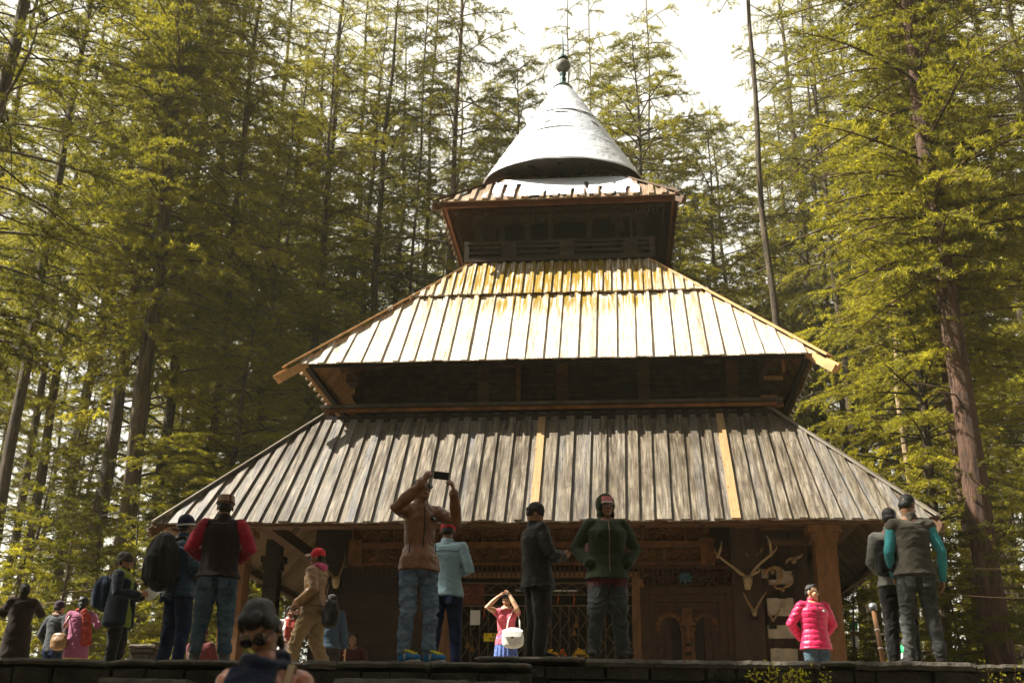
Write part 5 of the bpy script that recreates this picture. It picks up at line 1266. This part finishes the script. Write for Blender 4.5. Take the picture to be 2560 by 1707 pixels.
# leaning post at the right and things in the wood behind
a, b = at(2207, 1650, 13.2), at(2183, 1522, 13.4); z0 = TZ
d = (b-a); base = a-d*((a.z-z0)/d.z)
e = tag(empty('leaning_pole', base), 'leaning wooden pole with a metal cap left of the two men at the right', 'pole')
mb = MB(); mb.tube([(0, 0, 0), b-base], [.030, .026], 12); mb.build('shaft', M['wood_post'], e, smooth=True)
u = (b-base).normalized(); mb = MB(); mb.tube([b-base-u*.01, b-base+u*.06], .045, 14); mb.build('cap', simple('galvanised_cap', (.25, .26, .26), .4, .3, 10, .2, metal=.5), e, smooth=True)
mb = MB()
for k in (.25, .45, .7): mb.tube([(b-base)*k, (b-base)*k+u*.012], .0325, 12)
mb.build('bands', M['paper'], e)
def cable(label, p0, p1, sag=.15, r=.008, mat='iron'):
    n = 14; mb = MB(); mb.tube([(p1-p0)*(i/n)+Vector((0, 0, -sag*4*(i/n)*(1-i/n))) for i in range(n+1)], r, 5); o = tag(mb.build('cable', M[mat]), label, 'cable'); o.location = p0
cable('cable sagging from the roof corner down towards the leaning pole', at(2320, 1318, 18.0), tp(rX, -hp, at(2085, 1500, 18.6).z), .05)
cable('upper of the horizontal wires at the far right', at(2110, 1400, 21), at(2700, 1414, 21), .1, .006)
cable('middle of the horizontal wires at the far right', at(2105, 1452, 20), at(2700, 1448, 20), .1, .006)
cable('lowest of the horizontal wires at the far right', at(2250, 1466, 19), at(2700, 1488, 19), .1, .006)
cable('pale wire running from the left edge behind the man with the leaflet', at(-60, 1520, 20), at(600, 1425, 21), .12)
cable('second thin wire above the pale one at the left', at(-60, 1492, 22), at(600, 1412, 22), .12, .006)
cable('short wire crossing between the two left veranda posts', at(560, 1458, 20), at(760, 1500, 22), .05, .006)
p = at(2137, 1600, 24); e = tag(empty('notice_board', (p.x, 24, TZ)), 'small white and green notice board among the trees left of the leaning pole', 'notice board')
mb = MB(); mb.box((0, 0, p.z-TZ), (.14, .02, .42)); mb.build('board', M['paper'], e)
mb = MB(); mb.box((0, -.002, p.z-TZ+.30), (.17, .02, .14)); mb.build('header', simple('green_panel', (.02, .30, .10), .6), e)
mb = MB(); mb.box((0, -.012, p.z-TZ+.14), (.13, .008, .06)); mb.build('red_strip', M['c_crimson'], e)
mb = MB(); mb.b2((-.03, .02, 0), (.03, .06, p.z-TZ+.2)); mb.build('post', M['wood_dark'], e)
p = at(2272, 1632, 17); e = tag(empty('dust_bin', (p.x, 17, TZ)), 'green topped white bin seen between the legs of the grey vest man', 'bin')
mb = MB(); mb.lathe([(0, 0), (.10, 0), (.13, p.z-TZ), (.0, p.z-TZ)], n=16); mb.build('drum', M['paper'], e, smooth=False); mb = MB(); mb.lathe([(.135, p.z-TZ), (.14, p.z-TZ+.02), (.10, p.z-TZ+.12), (0, p.z-TZ+.15)], n=16); mb.build('lid', simple('green_lid', (.02, .32, .12), .5), e, smooth=True)
SHADE = [(-13, 9, .95, 'e'), (-16, 12.5, 1.0, 'e'), (-9.5, 6, .8, 'e'), (-20, 9, 1.1, 'e'), (-15,5,1.1,'c')]
# ------------------------------------------------------------------ ground, terrace, masonry
def hill(x, y):
    if y < 9.6: return 0.0
    if y < 10.4: return 2.3*(y-9.6)/.8
    z = 2.3 if y < 12 else TZ-.04
    if y > 34: z += (y-34)*.09+.5*noise.noise(Vector((x*.08, y*.08, 0)))*min(1, (y-34)/10)
    if x < -9 and y > 20: z += 0
    return z
ys = list(np.arange(-60, 9, 6.))+[9.59, 9.61, 10.39, 10.41, 11.99, 12.01]+list(np.arange(14, 60, 2.5))+list(np.arange(62, 420, 18))
xs = list(np.arange(-300, -60, 30))+list(np.arange(-60, 61, 4))+list(np.arange(80, 301, 30))
vs = [(x, y, hill(x, y)) for y in ys for x in xs]; nx = len(xs)
mb = MB(); mb.add(vs, [(j*nx+i, j*nx+i+1, (j+1)*nx+i+1, (j+1)*nx+i) for j in range(len(ys)-1) for i in range(nx-1)])
tag(mb.build('ground', M['soil'], smooth=False), kind='structure')
mb = MB(); mb.b2((-16, 12.3, 2.6), (18, 33, TZ)); tag(mb.build('terrace', M['paving']), kind='structure')

def masonry(name, label, x0, x1, yf, z0, ztop, depth, seed, wob=.02):
    """a rubble wall of separate blocks with coping slabs"""
    rnd = random.Random(seed)
    root = tag(empty(name, ((x0+x1)/2, yf, z0)), label, 'wall'); ox = (x0+x1)/2
    mb = MB(); mb.b2((x0-ox+.02, .06, 0), (x1-ox-.02, depth, ztop-z0-.09))
    z = 0; H = ztop-z0-.085
    rows = []
    while z < H-.05:
        h = min(rnd.uniform(.13, .24), H-z)
        if H-z-h < .06: h = H-z
        x = x0-ox
        while x < x1-ox-.02:
            L = min(rnd.uniform(.2, .62), x1-ox-x)
            d = rnd.uniform(0, .04)
            q = .018
            vs = []
            for yy, s_ in ((-.0-d, .82), (.03-d, 1.0), (.12, 1.0)):
                for a, b in ((-1, -1), (1, -1), (1, 1), (-1, 1)):
                    vs.append((x+L/2+a*(L/2-.008)*(1-(1-s_)*.25)+rnd.uniform(-q, q)*.5, yy+rnd.uniform(-.01, .01), z+h/2+b*(h/2-.007)*s_+rnd.uniform(-q, q)*.4))
            fs = [(0, 1, 2, 3)]+[(i*4+k, (i+1)*4+k, (i+1)*4+(k+1) % 4, i*4+(k+1) % 4) for i in range(2) for k in range(4)]
            mb.add(vs, [f[::-1] for f in fs]); x += L
        z += h
    mb.build('stonework', M['stone'], root)
    mb = MB(); x = x0-ox
    while x < x1-ox-.02:
        L = min(rnd.choice((.3, .45, .6, .9, 1.3))*rnd.uniform(.8, 1.2), x1-ox-x)
        if x1-ox-x-L < .3: L = x1-ox-x
        n = max(4, int(L/.055)); top = ztop-z0+rnd.uniform(-wob, wob*.4); tilt = rnd.uniform(-.012, .012); th = rnd.uniform(.04, .085)
        vs = []
        for i in range(n+1):
            xx = x+.006+(L-.012)*i/n; e = .025*noise.noise(Vector((xx*4, seed, 0)))+.012*noise.noise(Vector((xx*16, seed, 3)))
            zt = top+tilt*(i/n-.5)+.012*noise.noise(Vector((xx*3, seed+5, 0)))+.010*noise.noise(Vector((xx*14, seed+5, 0)))-(.008 if i in (0, n) else 0)
            f = -.05+e*1.6
            vs += [(xx, f+.012, zt-th), (xx, f, zt-th*.5), (xx, f+.02, zt-.006), (xx, f+.05, zt), (xx, depth, zt), (xx, depth, zt-th)]
        fs = [(i*6+k, i*6+(k+1) % 6, (i+1)*6+(k+1) % 6, (i+1)*6+k) for i in range(n) for k in range(6)]
        fs += [tuple(range(6))[::-1], tuple(n*6+k for k in range(6))]
        mb.add(vs, [f[::-1] for f in fs]); x += L
    mb.build('coping', M['coping'], root)
    return root
pA = at(1330, 1655, 10.5)
masonry('stone_wall', 'dark rubble wall with pale coping under the man photographing with his phone', -10.5, pA.x, 10.5, 0, at(900, 1651, 10.5).z, 1.9, 1)
masonry('stone_wall', 'dark rubble wall below the woman in the green hoodie and the pink jacket man', at(1185, 1645, 11.3).x, 10.5, 11.3, 0, at(1800, 1646, 11.3).z, 1.1, 2)
zs = at(900, 1697, 10.12).z
masonry('stone_step', 'long worn stone step projecting at the foot of the left wall', at(835, 1697, 10.12).x, at(1300, 1697, 10.12).x, 10.12, 0, zs, .42, 3)
masonry('stone_step', 'short stone step in front of the wall at lower left', at(250, 1697, 10.12).x, at(472, 1697, 10.12).x, 10.12, 0, zs, .42, 4)
# stairs down to the camera side
mb = MB()
for k in range(1, 20):
    z = max(.70, 2.27-.17*k); y = 10.1-.37*k
    if z > .05: mb.b2((-3.4+.001*k, y, 0), (.16-.001*k, y+.372+(.001*k), z))
st = tag(mb.build('stone_steps', M['stone']), kind='structure')

# ------------------------------------------------------------------ cedars
def tube_arr(pts, rad, n):
    pts = np.asarray(pts, float); rad = np.asarray(rad, float); m = len(pts)
    t = np.gradient(pts, axis=0); t /= np.linalg.norm(t, axis=1)[:, None]+1e-9
    ref = np.array([0, 0, 1.]) if abs(t[0, 2]) < .9 else np.array([1., 0, 0])
    a = np.cross(t, ref); a /= np.linalg.norm(a, axis=1)[:, None]+1e-9; b = np.cross(t, a)
    w = np.arange(n)*2*np.pi/n
    v = pts[:, None]+(a[:, None]*np.cos(w)[None, :, None]+b[:, None]*np.sin(w)[None, :, None])*rad[:, None, None]
    i = np.arange(m-1)[:, None]; k = np.arange(n)[None]
    f = np.stack([i*n+k, i*n+(k+1) % n, (i+1)*n+(k+1) % n, (i+1)*n+k], -1).reshape(-1, 4)
    return v.reshape(-1, 3), f
def mesh_np(name, V, F, mats, attr=None, smooth=False, corners=4):
    me = bpy.data.meshes.new(name); nf = len(F)
    me.vertices.add(len(V)); me.vertices.foreach_set('co', V.astype(np.float32).ravel())
    me.loops.add(nf*corners); me.loops.foreach_set('vertex_index', F.astype(np.int32).ravel())
    me.polygons.add(nf); me.polygons.foreach_set('loop_start', np.arange(nf, dtype=np.int32)*corners)
    for m in mats: me.materials.append(m)
    if attr is not None:
        a = me.attributes.new('tint', 'FLOAT', 'FACE'); a.data.foreach_set('value', attr.astype(np.float32))
    me.update(calc_edges=True)
    if smooth: me.shade_smooth()
    return me
def conifer(seed, H, h0, Rm, nb, tr, dens=1.0, leaf=.115, power=.75, dead=6, wleaf=.21, topround=False, lean=0., tmin=.18):
    """returns (trunk mesh, crown mesh); H height, h0 crown start, Rm crown radius"""
    rs = np.random.RandomState(seed)
    zz = np.linspace(0, H, 26); ph = rs.rand(4)*6
    def axis(z): 
        z = np.asarray(z, float)
        return np.stack([.12*np.sin(z*.25+ph[0])+.05*np.sin(z*.9+ph[1])+lean*z, .12*np.sin(z*.22+ph[2])+.05*np.sin(z*.8+ph[3]), z], -1)
    rr = tr*((1-zz/H)**.8*.93+.03)*(1+.45*np.exp(-zz*1.4))*(1+.05*np.sin(zz*2.1+ph[1]))
    V, F = tube_arr(axis(zz), rr, 14); TV, TF = [V], [F]; tn = len(V)
    LV, LT = [], []
    def limb(pts, rad, n=4):
        nonlocal tn
        v, f = tube_arr(pts, rad, n); TV.append(v); TF.append(f+tn); tn += len(v)
    hs = h0+(H-h0)*np.sort(rs.rand(nb)**1.15); az = rs.rand()*6.28
    for i, h in enumerate(hs):
        az += 2.4+rs.randn()*.35
        q = (h-h0)/(H-h0)
        prof = (1-q)**power*(min(1, .55+q*4)) if not topround else math.sqrt(max(.02, 1-q**2.2))*(min(1, .5+q*3))
        L = Rm*prof*rs.uniform(.55, 1.15)+.35
        el = rs.uniform(-.05, .28)+.35*q; droop = rs.uniform(.18, .42)
        o = axis([h])[0]; d = np.array([math.cos(az), math.sin(az), 0])
        s = np.linspace(0, 1, 8)
        side = np.array([-d[1], d[0], 0]); cv = rs.randn()*.12*L
        pts = o+d*(s[:, None]*L)+np.array([0, 0, 1.])*((np.tan(el)*s-droop*s**2.2)*L)[:, None]+side*(cv*s**2)[:, None]
        limb(pts, .012+.020*L/3*(1-s)**.8*(1.2 if L > 2 else .9), 4)
        tint = np.clip(rs.normal(.42, .20), 0, 1)
        ns = max(4, int(L*5.2*dens))
        for k in range(ns):
            t = rs.uniform(tmin, 1.0)**(.8 if tmin > .1 else 1.2)
            j = t*7; a_ = int(min(6, j)); base = pts[a_]+(pts[a_+1]-pts[a_])*(j-a_)
            td = pts[min(a_+1, 7)]-pts[a_]; td /= np.linalg.norm(td)
            sg = 1 if k % 2 else -1; ang = rs.uniform(.55, 1.25)*sg
            dd = td*math.cos(ang)+side*math.sin(ang); dd[2] += rs.uniform(-.18, .22)
            l = (.30*L*(1.15-t)+.28)*rs.uniform(.6, 1.2)
            m = max(4, int(l/.062)); u = (np.arange(m)+rs.rand(m))/m
            c = base+dd*(u*l)[:, None]; c[:, 2] -= .32*l*u**2
            if k % 3 == 0: limb(base+dd*(np.linspace(0, 1, 3)*l)[:, None]-np.array([0, 0, 1.])*(.32*l*np.linspace(0, 1, 3)**2)[:, None], [.009, .006, .003], 3)
            mm = 5
            c = np.repeat(c, mm, 0)+rs.randn(m*mm, 3)*.022
            nd = dd*.7+rs.randn(m*mm, 3)*.55+np.array([0, 0, .22]); nd /= np.linalg.norm(nd, axis=1)[:, None]
            wd = np.cross(nd, rs.randn(m*mm, 3)); wd /= np.linalg.norm(wd, axis=1)[:, None]+1e-9
            ll = leaf*rs.uniform(.7, 1.3, (m*mm, 1))
            A = c-nd*ll*.25; B = c+nd*ll*.25+wd*ll*wleaf*.5; D = c+nd*ll*.25-wd*ll*wleaf*.5; E_ = c+nd*ll
            LV.append(np.stack([A, B, E_, D], 1).reshape(-1, 3)); LT.append(np.clip(tint+rs.randn(m*mm)*.13+.10*(t-.5), 0, 1))
    # dead stubs below the crown
    for i in range(dead):
        h = rs.uniform(h0*.25, h0); az2 = rs.rand()*6.28; L = rs.uniform(.4, 1.8); d = np.array([math.cos(az2), math.sin(az2), rs.uniform(-.3, .3)])
        s = np.linspace(0, 1, 5); o = axis([h])[0]
        limb(o+d*(s*L)[:, None]+rs.randn(5, 3)*.03*s[:, None], .022*(1-s)+.005, 4)
    tm = mesh_np('trunk', np.concatenate(TV), np.concatenate(TF), [], smooth=True)
    LV = np.concatenate(LV); nf = len(LV)//4
    cm = mesh_np('crown', LV, np.arange(nf*4).reshape(-1, 4), [], attr=np.concatenate(LT))
    return tm, cm
PROTO = {}
def proto(key, *a, **k):
    PROTO[key] = conifer(*a, **k)
proto('a', 1, 36, 9, 4.8, 135, .30, dens=1.0, power=.6)
proto('b', 2, 38, 14, 4.4, 100, .30, dens=.95, power=.6)
proto('c', 3, 30, 6, 4.2, 140, .22, dens=1.1, power=.75)
proto('d', 4, 34, 13, 3.8, 90, .22, dens=.9, power=.6, dead=14)
proto('e', 5, 26, 5, 4.3, 180, .24, dens=1.15, power=.9, topround=True)
proto('g', 9, 31, 9.5, 3.9, 190, .30, dens=1.1, power=.6, tmin=.02)
proto('y', 6, 7.5, .5, 2.0, 60, .08, dens=1.1, power=1., dead=0, leaf=.13)
proto('bare', 7, 32, 21, 2.4, 32, .14, dens=.7, dead=26, power=.6)
tree_n = 0
def cedar(key, x, y, s=1.0, rz=0., label=None, group=None, mat='needle', bark='bark', tilt=0., sxy=None, name='cedar_tree'):
    tm, cm = PROTO[key]
    z = hill(x, y)-.05
    root = tag(empty(name, (x, y, z), rz), label, 'tree', group)
    root.rotation_euler.y = tilt
    root.scale = (sxy or s, sxy or s, s)
    for nm, me, mt in (('trunk', tm, M[bark]), ('crown', cm, M[mat])):
        if len(me.materials) == 0: me.materials.append(mt)
        o = bpy.data.objects.new(nm, me); C.objects.link(o); o.parent = root
        o.material_slots[0].link = 'OBJECT'; o.material_slots[0].material = mt
    return root
def cedar_px(key, px, py, Y, **k):
    return cedar(key, at(px, py, Y).x, Y, **k)
hero = [
 # key, px, py, Y, scale, mat, bark, sxy, label
 ('g', 345, 980, 29, 1.15, 'needle', 'bark', 1.0, 'thick twin-looking cedar trunk rising behind the man in the green jacket'),
 ('b', 296, 1020, 31, 1.0, 'needle', 'bark', .9, 'straight cedar trunk directly left of the thickest trunk'),
 ('d', 150, 960, 33, .92, 'needle', 'bark', .9, 'dark leaning cedar between the pink-sweater woman and the left edge of the forest'),
 ('d', 88, 1050, 38, 1.05, 'needle', 'bark', .9, 'thin dark cedar near the left edge above the woman with a hair bun'),
 ('d', 556, 850, 33, 1.1, 'needle', 'bark', .85, 'pale slim cedar trunk left of the middle roof corner'),
 ('b', 505, 900, 37, 1.05, 'needle', 'bark', 1.1, 'sunlit broad cedar trunk with a pale left edge'),
 ('a', 805, 640, 40, 1.08, 'needle_lt', 'bark', 1.0, 'large bright cedar with a thick pale trunk just left of the middle roof'),
 ('d', 1075, 480, 43, 1.2, 'needle', 'bark', .8, 'slim dark cedar trunk left of the upper roof corner'),
 ('bare', 1050, 300, 47, 1.25, 'needle', 'bark', .9, 'thin bare-stemmed cedar against bright sky left of the cone'),
 ('d', 1135, 380, 39, 1.25, 'needle', 'bark_red', .95, 'tall reddish cedar trunk touching the left end of the upper roof'),
 ('c', 1243, 260, 46, 1.1, 'needle', 'bark', .8, 'dark cedar standing behind the left slope of the cone'),
 ('bare', 1424, 60, 50, 1.3, 'needle', 'bark', .8, 'thin tall cedar directly behind the finial spike'),
 ('bare', 1476, 80, 54, 1.4, 'needle', 'bark', .9, 'bare cedar trunk just right of the finial'),
 ('bare', 1620, 80, 52, 1.4, 'needle', 'bark', .9, 'bare cedar trunk standing above the hazy rounded crown right of the cone'),
 ('e', 1600, 500, 41, 1.10, 'needle', 'bark', 1.05, 'round-topped hazy cedar right behind the cone roof'),
 ('bare', 1915, 500, 32, 1.15, 'needle', 'bark', 1.1, 'tall dark bare trunk standing alone against the white sky right of the temple'),
 ('c', 2338, 400, 33, 1.25, 'needle_lt', 'bark', 1.0, 'tall bright cedar with a reddish trunk high above the two men at the right'),
 ('g', 2450, 1300, 24, 1.0, 'needle', 'bark_red', 1.05, 'massive reddish trunk right of the man in the grey vest'),
 ('g', 2425, 1300, 26.5, .9, 'needle_lt', 'bark_red', .85, 'bright leafy cedar with its trunk close beside the massive reddish one'),
 ('e', 1290, 500, 47, 1.22, 'needle', 'bark', .8, 'feathery pale cedar filling the sky behind the left side of the cone'),
 ('e', 1690, 500, 46, 1.0, 'needle', 'bark', .9, 'olive cedar filling the space right of the upper roof'),
 ('e', 1530, 500, 45, 1.12, 'needle', 'bark', .9, 'tall olive cedar crown just right of the finial'),
 ('b', 640, 900, 44, 1.1, 'needle', 'bark', .9, 'straight trunk in the gap left of the middle roof'),
 ('b', 235, 900, 42, 1.1, 'needle', 'bark', 1.0, 'dark straight cedar between the leaning tree and the thickest trunk'),
 ('b', 885, 600, 47, 1.1, 'needle', 'bark', .9, 'slim trunk between the big pale one and the tower'),
 ('e', 1775, 500, 44, 1.0, 'needle', 'bark', .9, 'lower rounded cedar crown under the open sky right of the tower'),
 ('e', 1240, 500, 52, 1.25, 'needle', 'bark', .9, 'hazy cedar crown farther back left of the cone'),
 ('b', 2015, 700, 38, .95, 'needle', 'bark', .9, 'mid-height olive cedar just right of the lone bare trunk'),
 ('d', 2535, 1400, 31, 1.05, 'needle', 'bark', 1.0, 'dark cedar trunk at the far right edge'),
 ('c', 2130, 900, 36, 1.0, 'needle', 'bark', .9, 'dense cedar beside the right corner of the middle roof'),
 ('e', 2310, 1100, 27, .62, 'needle_lt', 'bark', .75, 'young bright cedar with feathery branches above the grey-vest man'),
 ('c', 1810, 700, 44, 1.0, 'needle', 'bark', .9, 'slender cedar close to the right end of the upper roof'),
 ('e', 690, 700, 36, .92, 'needle_lt', 'bark', .8, 'bushy yellow-green cedar above the left corner of the middle roof'),
 ('e', 610, 1000, 30, .5, 'needle', 'bark', .8, 'low drooping cedar behind the left corner of the lower roof'),
 ('c', 2530, 600, 29, 1.0, 'needle_lt', 'bark', 1.0, 'bright cedar filling the upper right edge'),
 ('a', -60, 500, 26, .95, 'needle_dk', 'bark', 1.0, 'shadowy cedar hanging over the upper left edge'),
 ('e', 450, 400, 33, 1.1, 'needle_lt', 'bark', .9, 'broad sunlit cedar crown high at the left with pale branch tips'),
 ('c', 930, 500, 42, 1.15, 'needle_lt', 'bark', 1.0, 'feathery golden cedar between the big trunk and the upper roof'),
]
rnd = random.Random(4)
for k, px, py, Y, s, mt, bk, sxy, lab in hero:
    if 27 < Y < 48 and k != 'bare' and not (k == 'e' and px > 1200): Y *= 1.22; s *= 1.10; sxy *= 1.12
    cedar_px(k, px, py, Y, s=s, rz=rnd.uniform(0, 6.28), label=lab, mat=mt, bark=bk, sxy=sxy)
far_ = [(x, y) for y in (53, 60, 68, 77, 88) for x in range(-46, 50, 5)]
for x, y in far_:
    xx, yy = (x+rnd.uniform(-2.6, 2.6))*(y/62), y+rnd.uniform(-4, 4)
    px = 1280+2819*xx/(yy*.931+8)
    gap = 1180 < px < 1900 or 120 < px < 330
    k = rnd.choice('bdbd' if not gap else 'dc'); s = rnd.uniform(.9, 1.15)*(1 if not gap else .62)
    if gap and y > 64: continue
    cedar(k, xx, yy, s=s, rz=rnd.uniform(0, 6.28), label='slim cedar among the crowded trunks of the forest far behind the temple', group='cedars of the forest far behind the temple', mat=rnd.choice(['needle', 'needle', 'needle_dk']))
mid_ = [(-21, 40), (-24.5, 45), (-12.5, 41), (-8.5, 45), (-14, 47), (-10.5, 50), (-6, 47), (13, 44), (16, 40), (19, 46), (22, 40), (25, 47), (12.5, 37), (17.5, 33), (22, 34),(-17, 35)]
for x, y in mid_:
    cedar(rnd.choice('bdba' if x < 5 else 'cdba'), x+rnd.uniform(-1, 1), y+rnd.uniform(-1, 1), s=rnd.uniform(.85, 1.05), rz=rnd.uniform(0, 6.28), sxy=rnd.uniform(.75, .95),
          label='tall cedar standing in the middle rows of the forest behind the temple', group='cedars in the middle rows behind the temple', mat=rnd.choice(['needle', 'needle', 'needle_lt']))
for i, (px, Y, s) in enumerate([(40, 22, .5), (150, 24, .6), (235, 27, .75), (420, 26, .6), (60, 30, 1.0), (320, 32, .9), (500, 28, .8), (2130, 24, .5), (2260, 28, .8), (2380, 26, .6), (2500, 24, .75), (2550, 30, 1.), (2170, 33, 1.), (620, 33, .9), (700, 36, 1.), (2060, 36, 1.0), (440, 36, 1.2), (190, 38, 1.2), (2420, 34, 1.2), (660, 30, .55), (2090, 29, .6)]):
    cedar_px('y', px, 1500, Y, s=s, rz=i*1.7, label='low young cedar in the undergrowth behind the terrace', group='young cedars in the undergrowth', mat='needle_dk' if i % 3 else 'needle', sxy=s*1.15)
# the cedars on the left of the terrace whose shade falls on the people at the wall
for i, (x, y, s, k) in enumerate(SHADE):
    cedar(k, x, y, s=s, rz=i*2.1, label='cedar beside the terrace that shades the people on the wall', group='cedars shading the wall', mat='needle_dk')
for i, (x, y) in enumerate([(-24, -8), (-15, -14), (-6, -10), (3, -13), (11, -9), (19, -12), (27, -5), (24, 6), (-2, -22), (9, -24), (18, 2), (-28, 2), (30, 14), (16,-22), (-12,-24)]):
    cedar('abce'[i % 4], x, y, s=.85+.05*(i % 3), rz=i, label='unseen cedar added behind and beside the camera to block sky light', group='added cedars behind and beside the camera', mat='needle_dk')  # out of view, put in to darken the people and the porch
# pale dead stem on the right
mb = MB(); a = at(2243, 985, 34); b = at(2238, 800, 34)
z0 = hill(a.x, 34); mb.tube([(0, 0, 0), (.1, 0, (a.z-z0)*.6), (0, 0, a.z-z0), (b.x-a.x, 0, b.z-z0), (b.x-a.x-.03, 0, b.z-z0+1.5)], [.14, .1, .085, .07, .02], 8)
o = mb.build('dead_tree', M['bark_pale'], smooth=True); o.location = (a.x, 34, z0); tag(o, 'pale dead stem standing among the cedars right of the middle roof', 'tree')
masonry('stone_wall', 'low stub of mossy stone wall in the wood behind the left walkers', at(322, 1620, 20).x, at(388, 1620, 20).x, 20, TZ, at(350, 1608, 20).z, .5, 8)
def shrub(label, pxs, Y, seed, stems, base_py=1900, spread=1.0):
    rs = np.random.RandomState(seed); c = at(pxs, 1707, Y); z0 = 0
    e = tag(empty('shrub', (c.x, Y, z0)), label, 'shrub'); mb = MB(); lf = []; tl = []
    for (px, py, nl) in stems:
        tip = at(px, py, Y+rs.uniform(-.15, .15))-Vector((c.x, Y, z0)); root_ = Vector((rs.uniform(-.15, .15), rs.uniform(-.1, .1), 0))
        mid = root_*.4+tip*.6+Vector((rs.uniform(-.08, .08), rs.uniform(-.05, .05), .1)); pts = []
        for i in range(13):
            t = i/12; pts.append(root_*(1-t)**2+mid*2*t*(1-t)+tip*t*t)
        mb.tube(pts, [.009*(1-t/13)+.0015 for t in range(13)], 5)
        for k in range(nl):
            t = 1-.5*rs.rand()**1.3; i = min(11, int(t*12)); p = pts[i]+(pts[i+1]-pts[i])*(t*12-i)
            d = Vector((rs.randn(), rs.randn()*.8, rs.rand()*.9+.1)).normalized(); s_ = rs.uniform(.022, .042); w = d.cross(Vector((rs.randn(), rs.randn(), rs.randn()))).normalized()
            p = p+d*rs.uniform(0, .05)
            lf += [p, p+d*s_*.5+w*s_*.30, p+d*s_, p+d*s_*.5-w*s_*.30]; tl.append(rs.rand())
    mb.build('stems', M['wood_mid'], e)
    V = np.array([tuple(v) for v in lf]); me = mesh_np('foliage', V, np.arange(len(V)).reshape(-1, 4), [M['leaf']], attr=np.array(tl))
    o = bpy.data.objects.new('foliage', me); C.objects.link(o); o.parent = e
rnd = random.Random(2)
st1 = [(1925, 1652, 26), (1950, 1668, 26), (1905, 1662, 14), (1978, 1664, 16), (2033, 1660, 12), (2066, 1658, 6), (2000, 1680, 50)]
st1 += [(rnd.uniform(1875, 2080), rnd.uniform(1678, 1704), 60) for _ in range(16)]
shrub('leafy yellow-green shrub growing before the wall below the pink jacket man', 1970, 10.6, 4, st1)
st2 = [(2462, 1656, 20), (2470, 1675, 26), (2500, 1662, 12), (2537, 1655, 14), (2550, 1680, 20), (2490, 1690, 26), (2520, 1692, 14)]
shrub('sparse twiggy shrub with yellow leaves at the lower right corner', 2500, 10.6, 5, st2)
HAZE = 0.0006
# ------------------------------------------------------------------ camera, light, sky
cam = bpy.data.cameras.new('camera'); co = bpy.data.objects.new('camera', cam); C.objects.link(co)
cam.sensor_width = 36; cam.lens = FPX/2560*36; cam.clip_end = 1500; cam.clip_start = .05
co.matrix_world = Matrix.Translation((0, 0, EYE)) @ Matrix.Rotation(math.pi/2+PITCH, 4, 'X') @ Matrix.Rotation(ROLL, 4, 'Z')
cam.dof.use_dof = True; cam.dof.focus_distance = 15.0; cam.dof.aperture_fstop = 2.8
SC.camera = co
FRONT_SKY, SKYS = 7.6, .055
SUN_EL, SUN_AZ = R(50), R(181.5)    # direction towards the sun: from the left
sdir = Vector((math.cos(SUN_EL)*math.cos(SUN_AZ), math.cos(SUN_EL)*math.sin(SUN_AZ), math.sin(SUN_EL)))
sl = bpy.data.lights.new('sun', 'SUN'); so = bpy.data.objects.new('sun', sl); C.objects.link(so)
sl.energy = 5.0; sl.angle = R(.5); sl.color = (1.0, .945, .84)
so.rotation_euler = sdir.to_track_quat('Z', 'Y').to_euler()
w = bpy.data.worlds.new('World'); SC.world = w; w.use_nodes = True; nt = w.node_tree
bg = nt.nodes['Background']; sky = nt.nodes.new('ShaderNodeTexSky'); sky.sky_type = 'NISHITA'; sky.sun_disc = False
sky.sun_elevation = SUN_EL; sky.sun_rotation = math.atan2(sdir.x, sdir.y)
sky.dust_density = 6; sky.air_density = 1
hs = nt.nodes.new('ShaderNodeHueSaturation'); hs.inputs['Saturation'].default_value = .25; hs.inputs['Value'].default_value = .42
nt.links.new(sky.outputs[0], hs.inputs['Color'])
# added sky gradient: bright white ahead, dimmed behind the camera to deepen shade
tcw = nt.nodes.new('ShaderNodeTexCoord'); sx = nt.nodes.new('ShaderNodeSeparateXYZ'); nt.links.new(tcw.outputs['Generated'], sx.inputs[0])
cl_ = ramp(nt, [(.0, (0, 0, 0)), (1, (1, 1, 1))], math_n(nt, 'MULTIPLY', math_n(nt, 'ADD', sx.outputs[1], .05), 1.8))
nn_ = tnoise(nt, tcw.outputs['Generated'], 2.2, 4); cl2 = math_n(nt, 'MULTIPLY', cl_.outputs[0], math_n(nt, 'ADD', math_n(nt, 'MULTIPLY', nn_, .25), .87))
nt.links.new(mixc(nt, cl2, hs.outputs[0], (FRONT_SKY*1.0, FRONT_SKY*.97, FRONT_SKY*.86)), bg.inputs[0]); bg.inputs[1].default_value = SKYS
vs_ = SC.view_settings; vs_.view_transform = 'Standard'; vs_.look = 'None'; vs_.gamma = 1; vs_.exposure = 1.6
cy = SC.cycles; cy.max_bounces = 6; cy.diffuse_bounces = 3; cy.transmission_bounces = 3; cy.glossy_bounces = 2; cy.transparent_max_bounces = 4
cy.use_denoising = True

if HAZE:
    mb = MB(); mb.b2((-320, -75, -1), (320, 440, 60)); hz = mb.build('haze', [])
    hm = bpy.data.materials.new('thin_haze'); hm.use_nodes = True; nt = hm.node_tree; nt.nodes.remove(nt.nodes['Principled BSDF'])
    pv = nt.nodes.new('ShaderNodeVolumePrincipled'); pv.inputs['Density'].default_value = HAZE; pv.inputs['Color'].default_value = (.98, .93, .66, 1); pv.inputs['Anisotropy'].default_value = .2
    nt.links.new(pv.outputs[0], nt.nodes['Material Output'].inputs['Volume']); hz.data.materials.append(hm); tag(hz, kind='stuff')
